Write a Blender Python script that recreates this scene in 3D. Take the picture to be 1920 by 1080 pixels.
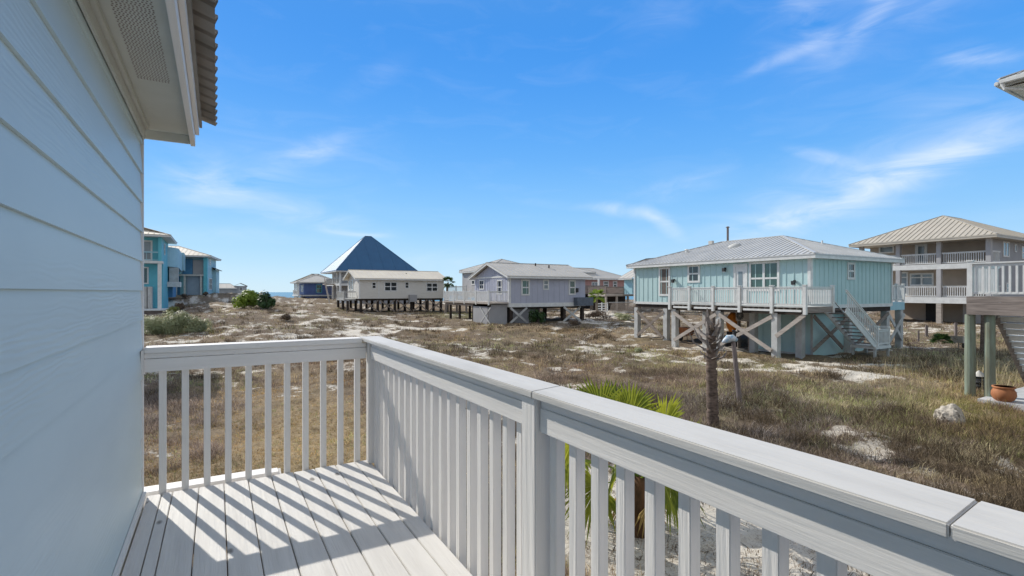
import bpy, bmesh, math, random
import numpy as np
from mathutils import Vector, Matrix
R = math.radians
random.seed(7); rng = np.random.default_rng(11)
scene = bpy.context.scene
COL = scene.collection
for o in list(bpy.data.objects): bpy.data.objects.remove(o)

# ------------------------------------------------------------------ camera
# grid frame: +y runs along the near wall, +x away from it; the camera looks 30 deg right of +y
CZ = 3.30
YAW = R(30.0)
cam = bpy.data.cameras.new('camera'); camo = bpy.data.objects.new('camera', cam); COL.objects.link(camo)
cam.sensor_width = 36; cam.lens = 18.0; cam.shift_y = 7/1920; cam.clip_start = 0.02; cam.clip_end = 8000
camo.location = (0, 0, CZ); camo.rotation_euler = (R(90), 0, -YAW)
scene.camera = camo
SY, CY = math.sin(YAW), math.cos(YAW)

# ------------------------------------------------------------------ sky, sun, exposure
SUN_EL = R(33.5); SUN_AZ = R(-19.0)          # azimuth measured from +y towards +x
world = bpy.data.worlds.new('World'); scene.world = world; world.use_nodes = True
nt = world.node_tree; nt.nodes.clear()
def N(t, **k):
    n = nt.nodes.new(t)
    for a, b in k.items(): setattr(n, a, b)
    return n
sky = N('ShaderNodeTexSky', sky_type='NISHITA', sun_disc=False)
sky.sun_elevation = SUN_EL; sky.sun_rotation = SUN_AZ
sky.altitude = 0; sky.air_density = 1.0; sky.dust_density = 0.25; sky.ozone_density = 2.5
hsv = N('ShaderNodeHueSaturation'); hsv.inputs['Saturation'].default_value = 1.22; hsv.inputs['Value'].default_value = 1.0
nt.links.new(sky.outputs[0], hsv.inputs['Color'])
ramp = N('ShaderNodeValToRGB'); cr = ramp.color_ramp; cr.interpolation = 'B_SPLINE'
bg = N('ShaderNodeBackground'); bg.inputs[1].default_value = 0.15
wo = N('ShaderNodeOutputWorld')
tc = N('ShaderNodeTexCoord'); sep = N('ShaderNodeSeparateXYZ'); nt.links.new(tc.outputs['Generated'], sep.inputs[0])
def M(op, a, b=None, clamp=False):
    n = N('ShaderNodeMath', operation=op, use_clamp=clamp)
    for i, v in enumerate((a, b)):
        if v is None: continue
        if isinstance(v, (int, float)): n.inputs[i].default_value = v
        else: nt.links.new(v, n.inputs[i])
    return n.outputs[0]
for i, (p, c) in enumerate([(0,(.58,.80,.95)),(.05,(.47,.73,.97)),(.13,(.28,.60,.98)),(.25,(.13,.44,.96)),(.42,(.05,.295,.86)),(.56,(.07,.31,.80)),(.72,(.46,.49,.53)),(1,(.58,.59,.60))]):
    e_ = cr.elements[i] if i < 2 else cr.elements.new(p)
    e_.position = p; e_.color = c+(1,)  # top stops, above the view, are greyed as added ambient fill
nt.links.new(sep.outputs[2], ramp.inputs[0])
rs = N('ShaderNodeVectorMath', operation='SCALE'); rs.inputs[3].default_value = 6.0; nt.links.new(ramp.outputs[0], rs.inputs[0])
skm = N('ShaderNodeMix', data_type='RGBA'); skm.inputs[0].default_value = .94; nt.links.new(hsv.outputs[0], skm.inputs[6]); nt.links.new(rs.outputs[0], skm.inputs[7])
# added fill light: unseen sky behind the viewer made pale to lift the shade
dotb = N('ShaderNodeVectorMath', operation='DOT_PRODUCT'); dotb.inputs[1].default_value = (-math.sin(YAW), -math.cos(YAW), 0); nt.links.new(tc.outputs['Generated'], dotb.inputs[0])
vb = N('ShaderNodeMapRange', interpolation_type='SMOOTHSTEP'); vb.inputs[1].default_value = -.25; vb.inputs[2].default_value = .45; vb.inputs[4].default_value = .8; nt.links.new(dotb.outputs[1], vb.inputs[0])
back_fill = N('ShaderNodeMix', data_type='RGBA'); nt.links.new(vb.outputs[0], back_fill.inputs[0]); nt.links.new(skm.outputs[2], back_fill.inputs[6]); back_fill.inputs[7].default_value = (3.8, 3.8, 3.8, 1)
az = M('ARCTAN2', sep.outputs[0], sep.outputs[1]); el = M('ARCSINE', sep.outputs[2])
comb = N('ShaderNodeCombineXYZ'); nt.links.new(az, comb.inputs[0]); nt.links.new(el, comb.inputs[1])
# (azimuth, elevation, half length, half width, tilt) in degrees, strength
CLOUDS = [(67,26,7,1.3,50,.75),(65,30,5,1.0,-60,.65),(60,25,6,2.0,-65,.35),(72,27,9,5,10,.40),(58,22,5,.8,15,.4),
          (64,9.0,11,2.3,20,.6),(70,11.5,7,1.6,14,.7),(57,7,9,1.6,12,.5),(61,12.8,4,.7,-22,.45),
          (42.5,8.8,5,.9,-10,.6),(46.5,7.3,3,1.0,-40,.7),(36,9.5,5,.6,-6,.3),
          (8,14,6,1.5,25,.5),(1,10,7,2.0,14,.55),(-2.5,11,4,1.6,20,.35),(9,7.6,9,1.6,-10,.45),(13,6.2,4,.4,-3,.6),(2,5.5,9,1,0,.3),(20,3.5,10,1.2,0,.3),
          (49,11,6,1.4,10,.4),(55,34,8,1.5,30,.3),(46,27,5,3,10,.14),(72,19,3,1.2,-20,.45),(15,22,5,1.5,30,.2),(66,27,13,8,30,.3),(63,10,16,4,15,.35),(72,15,8,5,0,.25),(5,12,14,6,10,.22)]
acc = None
for (a, e, L, W, t, s) in CLOUDS:
    mp = N('ShaderNodeMapping', vector_type='TEXTURE')
    mp.inputs['Location'].default_value = (R(a), R(e), 0); mp.inputs['Rotation'].default_value = (0, 0, R(t)); mp.inputs['Scale'].default_value = (R(L), R(W), 1)
    nt.links.new(comb.outputs[0], mp.inputs[0])
    ln = N('ShaderNodeVectorMath', operation='LENGTH'); nt.links.new(mp.outputs[0], ln.inputs[0])
    mr = N('ShaderNodeMapRange', interpolation_type='SMOOTHSTEP'); mr.inputs[1].default_value = 1.25; mr.inputs[2].default_value = 0; mr.inputs[3].default_value = 0; mr.inputs[4].default_value = s
    nt.links.new(ln.outputs[1], mr.inputs[0])
    acc = mr.outputs[0] if acc is None else M('ADD', acc, mr.outputs[0])
mpn = N('ShaderNodeMapping'); mpn.inputs['Rotation'].default_value = (0, 0, R(-22)); mpn.inputs['Scale'].default_value = (5, 17, 1)
nt.links.new(comb.outputs[0], mpn.inputs[0])
nz = N('ShaderNodeTexNoise'); nz.inputs['Scale'].default_value = 1.3; nz.inputs['Detail'].default_value = 7; nz.inputs['Roughness'].default_value = .58; nz.inputs['Distortion'].default_value = .9
nt.links.new(mpn.outputs[0], nz.inputs['Vector'])
nzr = N('ShaderNodeMapRange'); nzr.inputs[1].default_value = .30; nzr.inputs[2].default_value = .72
nt.links.new(nz.outputs[0], nzr.inputs[0])
base_w = N('ShaderNodeMapRange'); base_w.inputs[1].default_value = .5; base_w.inputs[2].default_value = .85; base_w.inputs[4].default_value = .10
nt.links.new(nz.outputs[0], base_w.inputs[0])
cf = M('MULTIPLY', M('ADD', M('MULTIPLY', acc, nzr.outputs[0]), base_w.outputs[0]), .62, True)
mx = N('ShaderNodeMix', data_type='RGBA'); nt.links.new(cf, mx.inputs[0]); nt.links.new(back_fill.outputs[2], mx.inputs[6])
mx.inputs[7].default_value = (5.6, 6.0, 6.7, 1)
nt.links.new(mx.outputs[2], bg.inputs[0]); nt.links.new(bg.outputs[0], wo.inputs[0])
sl = bpy.data.lights.new('sun', 'SUN'); sl.energy = 4.0; sl.angle = R(.5); sl.color = (1, .95, .86)
so = bpy.data.objects.new('sun', sl); COL.objects.link(so)
sd = Vector((math.sin(SUN_AZ)*math.cos(SUN_EL), math.cos(SUN_AZ)*math.cos(SUN_EL), math.sin(SUN_EL)))
so.rotation_euler = sd.to_track_quat('Z', 'Y').to_euler(); so.location = sd*50
scene.view_settings.view_transform = 'Standard'; scene.view_settings.look = 'None'
scene.view_settings.exposure = 0.18; scene.view_settings.gamma = 1

# ------------------------------------------------------------------ placing helpers (photo pixel -> place on a known plane)
def cam2grid(X, Y): return (CY*X+SY*Y, -SY*X+CY*Y)
def G(px, Y): return cam2grid((px-960)/960*Y, Y)
def depth(x, y): return SY*x+CY*y
def onx(px, x0):                                  # y of the point on the plane x = x0
    r = (px-960)/960; return x0*(CY-SY*r)/(SY+CY*r)
def ony(px, y0):                                  # x of the point on the plane y = y0
    r = (px-960)/960; return y0*(SY+CY*r)/(CY-SY*r)
def zat(py, x, y): return CZ-(py-547)/960*depth(x, y)

# ------------------------------------------------------------------ materials
def mat(name, col, col2=None, rough=.7, scale=6, stretch=(1,1,1), bump=0, bscale=30, bstretch=(1,1,1), metal=0, spec=.4, detail=5, lo=.35, hi=.65, spots=0, spotcol=(.12,.1,.08), spotscale=9, trans=0):
    m = bpy.data.materials.new(name); m.use_nodes = True; t = m.node_tree; b = t.nodes['Principled BSDF']
    b.inputs['Roughness'].default_value = rough; b.inputs['Metallic'].default_value = metal; b.inputs['Specular IOR Level'].default_value = spec
    c = tuple(col)+(1,)
    b.inputs['Base Color'].default_value = c
    tcn = t.nodes.new('ShaderNodeTexCoord')
    def noise(sc, st, det):
        mp = t.nodes.new('ShaderNodeMapping'); mp.inputs['Scale'].default_value = st; t.links.new(tcn.outputs['Object'], mp.inputs[0])
        n = t.nodes.new('ShaderNodeTexNoise'); n.inputs['Scale'].default_value = sc; n.inputs['Detail'].default_value = det; n.inputs['Roughness'].default_value = .6
        t.links.new(mp.outputs[0], n.inputs['Vector']); return n.outputs[0]
    out = None
    if col2 is not None:
        n = noise(scale, stretch, detail)
        mr = t.nodes.new('ShaderNodeMapRange'); mr.inputs[1].default_value = lo; mr.inputs[2].default_value = hi; t.links.new(n, mr.inputs[0])
        mxx = t.nodes.new('ShaderNodeMix'); mxx.data_type = 'RGBA'; mxx.inputs[6].default_value = c; mxx.inputs[7].default_value = tuple(col2)+(1,)
        t.links.new(mr.outputs[0], mxx.inputs[0]); out = mxx.outputs[2]; t.links.new(out, b.inputs['Base Color'])
    if spots:
        v = t.nodes.new('ShaderNodeTexVoronoi'); v.inputs['Scale'].default_value = spotscale
        mpv = t.nodes.new('ShaderNodeMapping'); mpv.inputs['Scale'].default_value = (1, .45, 1) ; t.links.new(tcn.outputs['Object'], mpv.inputs[0]); t.links.new(mpv.outputs[0], v.inputs['Vector'])
        mr = t.nodes.new('ShaderNodeMapRange'); mr.inputs[1].default_value = spots*.6; mr.inputs[2].default_value = spots; mr.inputs[3].default_value = .8; mr.inputs[4].default_value = 0
        t.links.new(v.outputs['Distance'], mr.inputs[0])
        n2 = noise(2.3, (1,1,1), 1); gt = t.nodes.new('ShaderNodeMath'); gt.operation = 'GREATER_THAN'; gt.inputs[1].default_value = .43; t.links.new(n2, gt.inputs[0])
        mu = t.nodes.new('ShaderNodeMath'); mu.operation = 'MULTIPLY'; t.links.new(mr.outputs[0], mu.inputs[0]); t.links.new(gt.outputs[0], mu.inputs[1])
        mxx = t.nodes.new('ShaderNodeMix'); mxx.data_type = 'RGBA'; mxx.inputs[7].default_value = tuple(spotcol)+(1,)
        if out is not None: t.links.new(out, mxx.inputs[6])
        else: mxx.inputs[6].default_value = c
        t.links.new(mu.outputs[0], mxx.inputs[0]); t.links.new(mxx.outputs[2], b.inputs['Base Color'])
    if bump:
        n = noise(bscale, bstretch, 6); bp = t.nodes.new('ShaderNodeBump'); bp.inputs['Strength'].default_value = bump; bp.inputs['Distance'].default_value = .01
        t.links.new(n, bp.inputs['Height']); t.links.new(bp.outputs[0], b.inputs['Normal'])
    if trans:
        b.inputs['Transmission Weight'].default_value = trans
    return m
PX, PY, PZ = (.06,1,1), (1,.06,1), (1,1,.06)
WH = (.80,.77,.735)
M_ = {}
M_['white_y'] = mat('white_paint_grain_y', WH, (.72,.69,.655), .6, 9, (2.5,.18,2.5), .28, 34, (1.6,.07,1.6), detail=8, lo=.45, hi=.8, spots=.035, spotscale=6, spotcol=(.3,.28,.25))
M_['white_x'] = mat('white_paint_grain_x', WH, (.72,.69,.655), .6, 9, (.18,2.5,2.5), .28, 34, (.07,1.6,1.6), detail=8, lo=.45, hi=.8, spots=.035, spotscale=6, spotcol=(.3,.28,.25))
M_['white_z'] = mat('white_paint_grain_z', WH, (.72,.69,.655), .6, 9, (2.5,2.5,.18), .45, 34, (1.6,1.6,.07), detail=8, lo=.45, hi=.8, spots=.035, spotscale=6, spotcol=(.3,.28,.25))
M_['cap_y'] = mat('cap_rail_paint', (.61,.595,.57), (.48,.465,.44), .6, 3.2, (2.2,.5,2.2), .35, 30, (1.6,.08,1.6), detail=9, lo=.45, hi=.75, spots=.045, spotscale=5, spotcol=(.30,.28,.25))
M_['deckpaint'] = mat('deck_paint', (.68,.655,.62), (.56,.535,.505), .65, 5, (3,.3,1), .4, 30, (2.2,.1,1), detail=9, lo=.40, hi=.78, spots=.14, spotscale=7)
M_['siding'] = mat('lap_siding_paint', (.60,.69,.69), (.56,.65,.655), .45, 2.2, (1,.4,1), .8, 13, (1,.13,1.5), detail=4, spec=.35)
M_['trimgrey'] = mat('eave_trim_paint', (.60,.61,.56), (.54,.55,.50), .5, 3, bump=.1)
M_['white'] = mat('white_trim', (.74,.75,.74), (.62,.63,.62), .55, 3)
M_['white2'] = mat('white_trim_dull', (.55,.56,.55), (.42,.42,.41), .6, 2.5)
M_['metal'] = mat('metal_roof_galvanised', (.60,.60,.59), (.50,.505,.50), .42, .8, metal=.12, bump=.05)
M_['metaltan'] = mat('metal_roof_tan', (.56,.51,.43), (.48,.44,.37), .5, .8, metal=.15)
M_['metalgrey'] = mat('metal_roof_grey', (.56,.535,.49), (.49,.47,.43), .55, .8, metal=.1)
M_['metalskytint'] = mat('metal_roof_sky_tint', (.03,.125,.26), (.026,.11,.235), .55, .5, metal=.1, spec=.4)  # sky reflection painted in as an even blue base colour
_b = M_['metalskytint'].node_tree.nodes['Principled BSDF']; _b.inputs['Coat Weight'].default_value = .05; _b.inputs['Coat Roughness'].default_value = .5
M_['metalwhite'] = mat('metal_roof_cream', (.76,.69,.56), (.68,.61,.50), .5, .8)
M_['teal'] = mat('teal_board_siding', (.47,.64,.645), (.43,.60,.61), .6, 1.2)
M_['tealdeep'] = mat('turquoise_siding', (.13,.50,.60), (.11,.44,.54), .55, 1.0)
M_['tealpale'] = mat('pale_aqua_siding', (.36,.60,.68), (.30,.53,.62), .55, 1.0)
M_['tealblue'] = mat('blue_shingle_siding', (.08,.25,.44), (.06,.20,.37), .6, 2.0)
M_['lav'] = mat('lavender_siding', (.45,.47,.56), (.41,.43,.52), .6, 1.2)
M_['vinyl'] = mat('white_lap_siding', (.70,.68,.63), (.64,.62,.575), .6, 1.0, (1,1,6))
M_['beige'] = mat('beige_stucco', (.45,.37,.30), (.39,.325,.265), .75, 1.0)
M_['beigegrey'] = mat('grey_siding', (.36,.36,.37), (.31,.31,.325), .7, 1.0)
M_['pink'] = mat('salmon_siding', (.52,.29,.26), (.45,.25,.23), .7, 1.0)
M_['bluehouse'] = mat('cobalt_siding', (.10,.17,.40), (.08,.13,.33), .6, 1.0)
M_['greyh'] = mat('pale_grey_siding', (.46,.46,.47), (.38,.38,.39), .7, 1.0)
M_['wood'] = mat('weathered_wood', (.30,.255,.22), (.17,.14,.12), .85, 5, (.3,.3,3), .5, 30)
M_['woodx'] = mat('weathered_board', (.34,.29,.26), (.18,.15,.135), .85, 5, (.25,.25,4), .6, 30, (.1,.1,1))
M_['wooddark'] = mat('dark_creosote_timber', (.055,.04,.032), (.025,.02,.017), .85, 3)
M_['woodpale'] = mat('pale_timber', (.48,.43,.38), (.34,.30,.27), .8, 4, (.5,.5,3))
M_['green_pile'] = mat('treated_green_pile', (.24,.30,.24), (.17,.17,.12), .85, 3, (2,2,.3), .5, 20, (2,2,.2))
M_['glass'] = mat('window_glass', (.035,.045,.05), (.02,.03,.035), .06, .5, spec=.8)
M_['glasspale'] = mat('window_glass_curtained', (.22,.27,.30), (.16,.21,.24), .10, 1.5, spec=.8)
M_['glassgreen'] = mat('window_glass_tinted', (.05,.12,.10), (.03,.07,.06), .05, 1.0, spec=.9)
M_['screen'] = mat('insect_screen', (.16,.13,.11), (.12,.10,.09), .8, 8)
M_['concrete'] = mat('concrete', (.60,.61,.62), (.50,.51,.52), .85, 3, bump=.2)
M_['black'] = mat('black_metal', (.02,.02,.022), (.035,.035,.035), .6, 8)
M_['terra'] = mat('terracotta', (.42,.17,.07), (.32,.12,.05), .75, 6, bump=.1)
M_['rock'] = mat('limestone_rock', (.50,.45,.38), (.13,.11,.09), .95, 7, bump=1.0, bscale=9, lo=.5, hi=.68)
M_['orange'] = mat('orange_plastic', (.75,.25,.02), (.6,.17,.02), .45, 4)
M_['barkgrey'] = mat('dead_palm_bark', (.21,.155,.125), (.075,.055,.045), .95, 7, (1,1,2.6), 1.0, 28, (1,1,2))
M_['boot'] = mat('split_palm_boots', (.36,.32,.29), (.12,.10,.09), .95, 8, (1,1,.4), .6, 24)
M_['post'] = mat('grey_weathered_post', (.25,.21,.20), (.14,.115,.11), .9, 7, (2,2,.25), .7, 26, (2,2,.15))
M_['plast'] = mat('white_blue_plastic', (.62,.68,.74), (.25,.45,.62), .4, 9, lo=.5, hi=.6)
M_['brownfib'] = mat('brown_palm_fibre', (.17,.085,.04), (.07,.04,.02), .95, 14, (1,1,.3), .9, 40, (1,1,.2))
M_['sidingpink'] = M_['pink']
def leafmat(name, c1, c2, tr=.25, scale=2.5):
    m = mat(name, c1, c2, .5, scale, spec=.3)
    t = m.node_tree; b = t.nodes['Principled BSDF']; o = t.nodes['Material Output']
    tl = t.nodes.new('ShaderNodeBsdfTranslucent'); ms = t.nodes.new('ShaderNodeMixShader'); ms.inputs[0].default_value = tr
    src = b.inputs['Base Color'].links[0].from_socket
    hs = t.nodes.new('ShaderNodeHueSaturation'); hs.inputs['Value'].default_value = 1.9; hs.inputs['Hue'].default_value = .485
    t.links.new(src, hs.inputs['Color']); t.links.new(hs.outputs[0], tl.inputs[0]); t.links.new(b.outputs[0], ms.inputs[1]); t.links.new(tl.outputs[0], ms.inputs[2]); t.links.new(ms.outputs[0], o.inputs[0])
    return m
M_['palmetto'] = leafmat('palmetto_leaf', (.26,.29,.03), (.09,.13,.02), .40)
M_['palmettodry'] = leafmat('palmetto_leaf_dry', (.42,.30,.10), (.30,.20,.06), .25)
M_['leafdark'] = leafmat('dark_shrub_leaf', (.035,.075,.025), (.05,.10,.025), .2, .8)
M_['leafolive'] = leafmat('olive_shrub_leaf', (.20,.28,.04), (.13,.20,.03), .35, .8)
M_['leafgrey'] = leafmat('grey_green_leaf', (.36,.37,.22), (.27,.29,.17), .3, .8)
M_['leafyellow'] = leafmat('yellow_green_leaf', (.26,.27,.07), (.18,.20,.05), .3, .8)
M_['leafbrown'] = leafmat('brown_dead_leaf', (.17,.12,.08), (.10,.075,.05), .1, .8)

def emboss(m):
    t = m.node_tree; b = t.nodes['Principled BSDF']; tcn = t.nodes.new('ShaderNodeTexCoord'); mp = t.nodes.new('ShaderNodeMapping'); mp.inputs['Scale'].default_value = (1, .16, 1); t.links.new(tcn.outputs['Object'], mp.inputs[0])
    w = t.nodes.new('ShaderNodeTexWave'); w.bands_direction = 'Z'; w.inputs['Scale'].default_value = 16; w.inputs['Distortion'].default_value = 9; w.inputs['Detail'].default_value = 2; w.inputs['Detail Scale'].default_value = 1.1; t.links.new(mp.outputs[0], w.inputs['Vector'])
    n = t.nodes.new('ShaderNodeTexNoise'); n.inputs['Scale'].default_value = 3; t.links.new(mp.outputs[0], n.inputs['Vector'])
    r = t.nodes.new('ShaderNodeMapRange'); r.inputs[1].default_value = .45; r.inputs[2].default_value = .62; t.links.new(n.outputs[0], r.inputs[0])
    u = t.nodes.new('ShaderNodeMath'); u.operation = 'MULTIPLY'; t.links.new(w.outputs['Fac'], u.inputs[0]); t.links.new(r.outputs[0], u.inputs[1])
    bp = t.nodes.new('ShaderNodeBump'); bp.inputs['Strength'].default_value = .45; bp.inputs['Distance'].default_value = .002; t.links.new(u.outputs[0], bp.inputs['Height']); t.links.new(bp.outputs[0], b.inputs['Normal'])
emboss(M_['siding'])

# ------------------------------------------------------------------ mesh builder
ORG = {}
def link(o, parent=None):
    COL.objects.link(o)
    if parent is not None: o.parent = parent; ORG[o.name] = ORG[parent.name]
    return o
def thing(name, label, cat, loc, rotz=0, group=None):
    o = bpy.data.objects.new(name, None); COL.objects.link(o); o.empty_display_size = .3
    o.location = loc; o.rotation_euler = (0, 0, rotz); o['label'] = label; o['category'] = cat
    if group: o['group'] = group
    ORG[o.name] = Vector(loc); return o
class MB:
    def __init__(s): s.v = []; s.f = []
    def box(s, x0, x1, y0, y1, z0, z1):
        if x1 < x0: x0, x1 = x1, x0
        if y1 < y0: y0, y1 = y1, y0
        if z1 < z0: z0, z1 = z1, z0
        n = len(s.v)
        s.v += [(x0,y0,z0),(x1,y0,z0),(x1,y1,z0),(x0,y1,z0),(x0,y0,z1),(x1,y0,z1),(x1,y1,z1),(x0,y1,z1)]
        s.f += [(n,n+3,n+2,n+1),(n+4,n+5,n+6,n+7),(n,n+1,n+5,n+4),(n+1,n+2,n+6,n+5),(n+2,n+3,n+7,n+6),(n+3,n,n+4,n+7)]
        return s
    def beam(s, p, q, w, h, up=(0,0,1)):                 # rectangular bar between two points
        p = Vector(p); q = Vector(q); d = (q-p).normalized(); u = Vector(up)
        if abs(d.dot(u)) > .98: u = Vector((0,1,0))
        a = d.cross(u).normalized(); b = a.cross(d).normalized(); n = len(s.v)
        for c in (p, q):
            for (i, j) in ((-1,-1),(1,-1),(1,1),(-1,1)): s.v.append(tuple(c+a*(i*w/2)+b*(j*h/2)))
        s.f += [(n,n+3,n+2,n+1),(n+4,n+5,n+6,n+7)]+[(n+i,n+(i+1)%4,n+4+(i+1)%4,n+4+i) for i in range(4)]
        return s
    def tube(s, pts, rad, n=10, cap=True):
        pts = [Vector(p) for p in pts]; base = len(s.v)
        for i, p in enumerate(pts):
            d = (pts[min(i+1, len(pts)-1)]-pts[max(i-1, 0)]).normalized()
            u = Vector((1,0,0)) if abs(d.x) < .9 else Vector((0,1,0))
            a = d.cross(u).normalized(); b = d.cross(a).normalized(); r = rad[i] if hasattr(rad, '__len__') else rad
            for k in range(n):
                t = 2*math.pi*k/n; s.v.append(tuple(p+a*(r*math.cos(t))+b*(r*math.sin(t))))
        for i in range(len(pts)-1):
            for k in range(n):
                s.f.append((base+i*n+k, base+i*n+(k+1) % n, base+(i+1)*n+(k+1) % n, base+(i+1)*n+k))
        if cap:
            s.f.append(tuple(base+k for k in range(n))[::-1]); s.f.append(tuple(base+(len(pts)-1)*n+k for k in range(n)))
        return s
    def poly(s, pts):
        n = len(s.v); s.v += [tuple(p) for p in pts]; s.f.append(tuple(range(n, n+len(pts)))); return s
    def slab(s, pts, t):                                  # polygon with a thickness downwards
        n = len(s.v); k = len(pts)
        s.v += [tuple(p) for p in pts]+[(p[0], p[1], p[2]-t) for p in pts]
        s.f.append(tuple(range(n, n+k))); s.f.append(tuple(range(n+2*k-1, n+k-1, -1)))
        s.f += [(n+i, n+k+i, n+k+(i+1) % k, n+(i+1) % k) for i in range(k)]
        return s
    def build(s, name, m, parent=None, smooth=False, bevel=0, off=None):
        org = off if off is not None else (ORG[parent.name] if parent is not None else Vector((0,0,0)))
        me = bpy.data.meshes.new(name); me.from_pydata([(a-org[0], b-org[1], c-org[2]) for a, b, c in s.v], [], s.f); me.update()
        bm = bmesh.new(); bm.from_mesh(me); bmesh.ops.recalc_face_normals(bm, faces=bm.faces)
        if bevel: bmesh.ops.bevel(bm, geom=list(bm.edges), offset=bevel, segments=2, affect='EDGES', clamp_overlap=True)
        bm.to_mesh(me); bm.free()
        if isinstance(m, str): m = M_[m]
        me.materials.append(m)
        if smooth:
            for p in me.polygons: p.use_smooth = True
        o = bpy.data.objects.new(name, me)
        link(o, parent)
        return o
def lone(mb, name, m, label, cat, loc, group=None, smooth=False, bevel=0):
    o = mb.build(name, m, None, smooth, bevel, off=loc); o.location = loc; o['label'] = label; o['category'] = cat
    if group: o['group'] = group
    return o
def struct(o, kind='structure'): o['kind'] = kind; return o

# ------------------------------------------------------------------ terrain
def _h(ix, iy, s):
    n = (ix.astype(np.int64)*374761393+iy.astype(np.int64)*668265263+s*982451653) & 0x7fffffff
    n = ((n ^ (n >> 13))*1274126177) & 0x7fffffff; n = n ^ (n >> 16)
    return (n & 0xffff)/65535.0
def vn(x, y, s=0):
    x = np.asarray(x, float); y = np.asarray(y, float); ix = np.floor(x); iy = np.floor(y); fx = x-ix; fy = y-iy
    fx = fx*fx*(3-2*fx); fy = fy*fy*(3-2*fy)
    a = _h(ix, iy, s); b = _h(ix+1, iy, s); c = _h(ix, iy+1, s); d = _h(ix+1, iy+1, s)
    return a*(1-fx)*(1-fy)+b*fx*(1-fy)+c*(1-fx)*fy+d*fx*fy
def fbm(x, y, s=0, o=4):
    t = 0; a = .5; w = 0
    for i in range(o): t = t+a*vn(x*2**i+i*17.3, y*2**i-i*9.1, s+i); w += a; a *= .5
    return t/w
CP = []
for (px, Y, z) in [(1455,25,0),(1712,31,0),(1192,35,.1),(1330,12,0),(1780,14,0),(1860,16,0),(960,12,0),(700,12,0),(500,9,0),(350,14,0),(300,20,.05),(960,25,0),(1100,30,.1),
                   (955,46,.47),(1080,50,.45),(860,50,.5),(674,60,.62),(830,68,.65),(640,92,.85),(760,100,.8),(1130,64,.5),(1130,80,.55),(1760,47,.45),(1900,45,.4),(1680,60,.5),(1500,60,.4),
                   (300,50,.9),(300,34,.45),(350,77,2.85),(420,84,3.02),(380,100,2.6),(530,98,2.5),(480,56,1.5),(560,52,1.25),(600,42,.95),(440,33,.8),(440,45,1.4),(380,62,2.0),(300,60,1.0),(300,28,.3),(700,40,.5),(700,28,.15),(580,75,1.6),(560,100,1.7),(800,30,.05),(800,45,.4)]:
    x, y = G(px, Y); CP.append((x, y, z))
CP += [(0,0,0),(10,-10,0),(-15,5,0),(25,0,0),(5,6,0),(-20,25,.2),(60,-10,.2),(100,30,.5),(-20,50,.8),(-30,75,2.2),(-15,90,2.8),(80,80,.6),(50,100,.7),(-60,60,1),(0,-60,0)]
CP = np.array(CP)
def gz(x, y, rough=True):
    x = np.asarray(x, float); y = np.asarray(y, float); sh = x.shape; xf = x.ravel(); yf = y.ravel()
    num = np.zeros_like(xf); den = np.zeros_like(xf)
    for (cx, cy, cz) in CP:
        w = 1/((xf-cx)**2+(yf-cy)**2+4.0)**1.7; num += w*cz; den += w
    z = num/den
    if rough:
        r = np.hypot(xf, yf); k = np.clip((r-3)/10, 0, 1)
        z = z+k*((fbm(xf/5.5, yf/5.5, 3, 3)-.5)*.42+(fbm(xf/1.3, yf/1.3, 5, 3)-.5)*.32)
        z = z+(fbm(xf/.35, yf/.35, 8, 2)-.5)*(.05+.07*k)
    drop = np.clip((yf-118-10*vn(xf/30, yf*0, 9))/35, 0, 1); drop = drop*drop*(3-2*drop)
    z = z*(1-drop)-7*drop
    return z.reshape(sh)
def gzs(x, y): return float(gz(np.array([x]), np.array([y]))[0])
def ground_at(px, py):                                    # where the line of sight through a pixel meets the ground
    lo = None; r = (px-960)/960
    for Y in np.geomspace(3, 140, 240):
        x, y = cam2grid(r*Y, Y)
        if CZ-(py-547)/960*Y <= float(gz(np.array([x]), np.array([y]), False)[0]): return x, y, Y
    return x, y, Y

# surface character of the ground: sand / scrub / dry grass / green
def patch(L):
    out = []
    for (px, py, rx, ry, s) in L:
        x, y, Y = ground_at(px, py)
        x1, y1, Y1 = ground_at(px, max(py-ry, 556)); x2, y2, Y2 = ground_at(px, py+ry)
        d = Vector((x1-x2, y1-y2)); lv = max(d.length/2, .3); d = d.normalized() if d.length > 1e-4 else Vector((0,1))
        out.append((x, y, d.x, d.y, lv, max(rx*Y/960, .3), s))
    return out
SANDP = patch([(1150,648,60,14,.5),(1330,660,90,9,.9),(1160,690,60,10,.45),(1610,712,100,13,1.0),(1500,700,80,8,.6),(1600,690,70,8,.5),(1680,720,50,12,.5),(1620,838,70,20,.9),(1530,850,40,15,.3),
               (560,600,60,8,.3),(700,618,110,9,.45),(500,620,100,8,.45),(620,640,110,8,.3),(330,662,90,16,.35),(500,700,150,8,.4),(760,625,90,14,.4),(1240,960,260,120,.9),(1450,1030,200,70,1.0),(1120,980,120,90,.8),(870,620,50,7,.3),
               (1130,592,45,8,1.1),(1110,585,40,5,.6),(1760,595,50,6,.5),(360,567,40,5,.5),(420,562,50,4,.6),(850,590,30,5,.5),(1290,710,70,8,.25),(1870,700,30,10,.25),(1760,905,110,22,.65),(1900,900,60,30,.5),(1660,800,60,10,.35),(1480,800,50,10,.4),(1720,680,60,12,.35)])
GREENP = patch([(870,590,50,6,.9),(1450,690,60,6,.6),(820,587,40,5,.4),(1480,762,90,20,.25),(1560,740,120,25,.35),(1180,655,150,20,.3),(1700,770,120,25,.35),(900,650,120,12,.3),(690,597,30,5,.5)])
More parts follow.
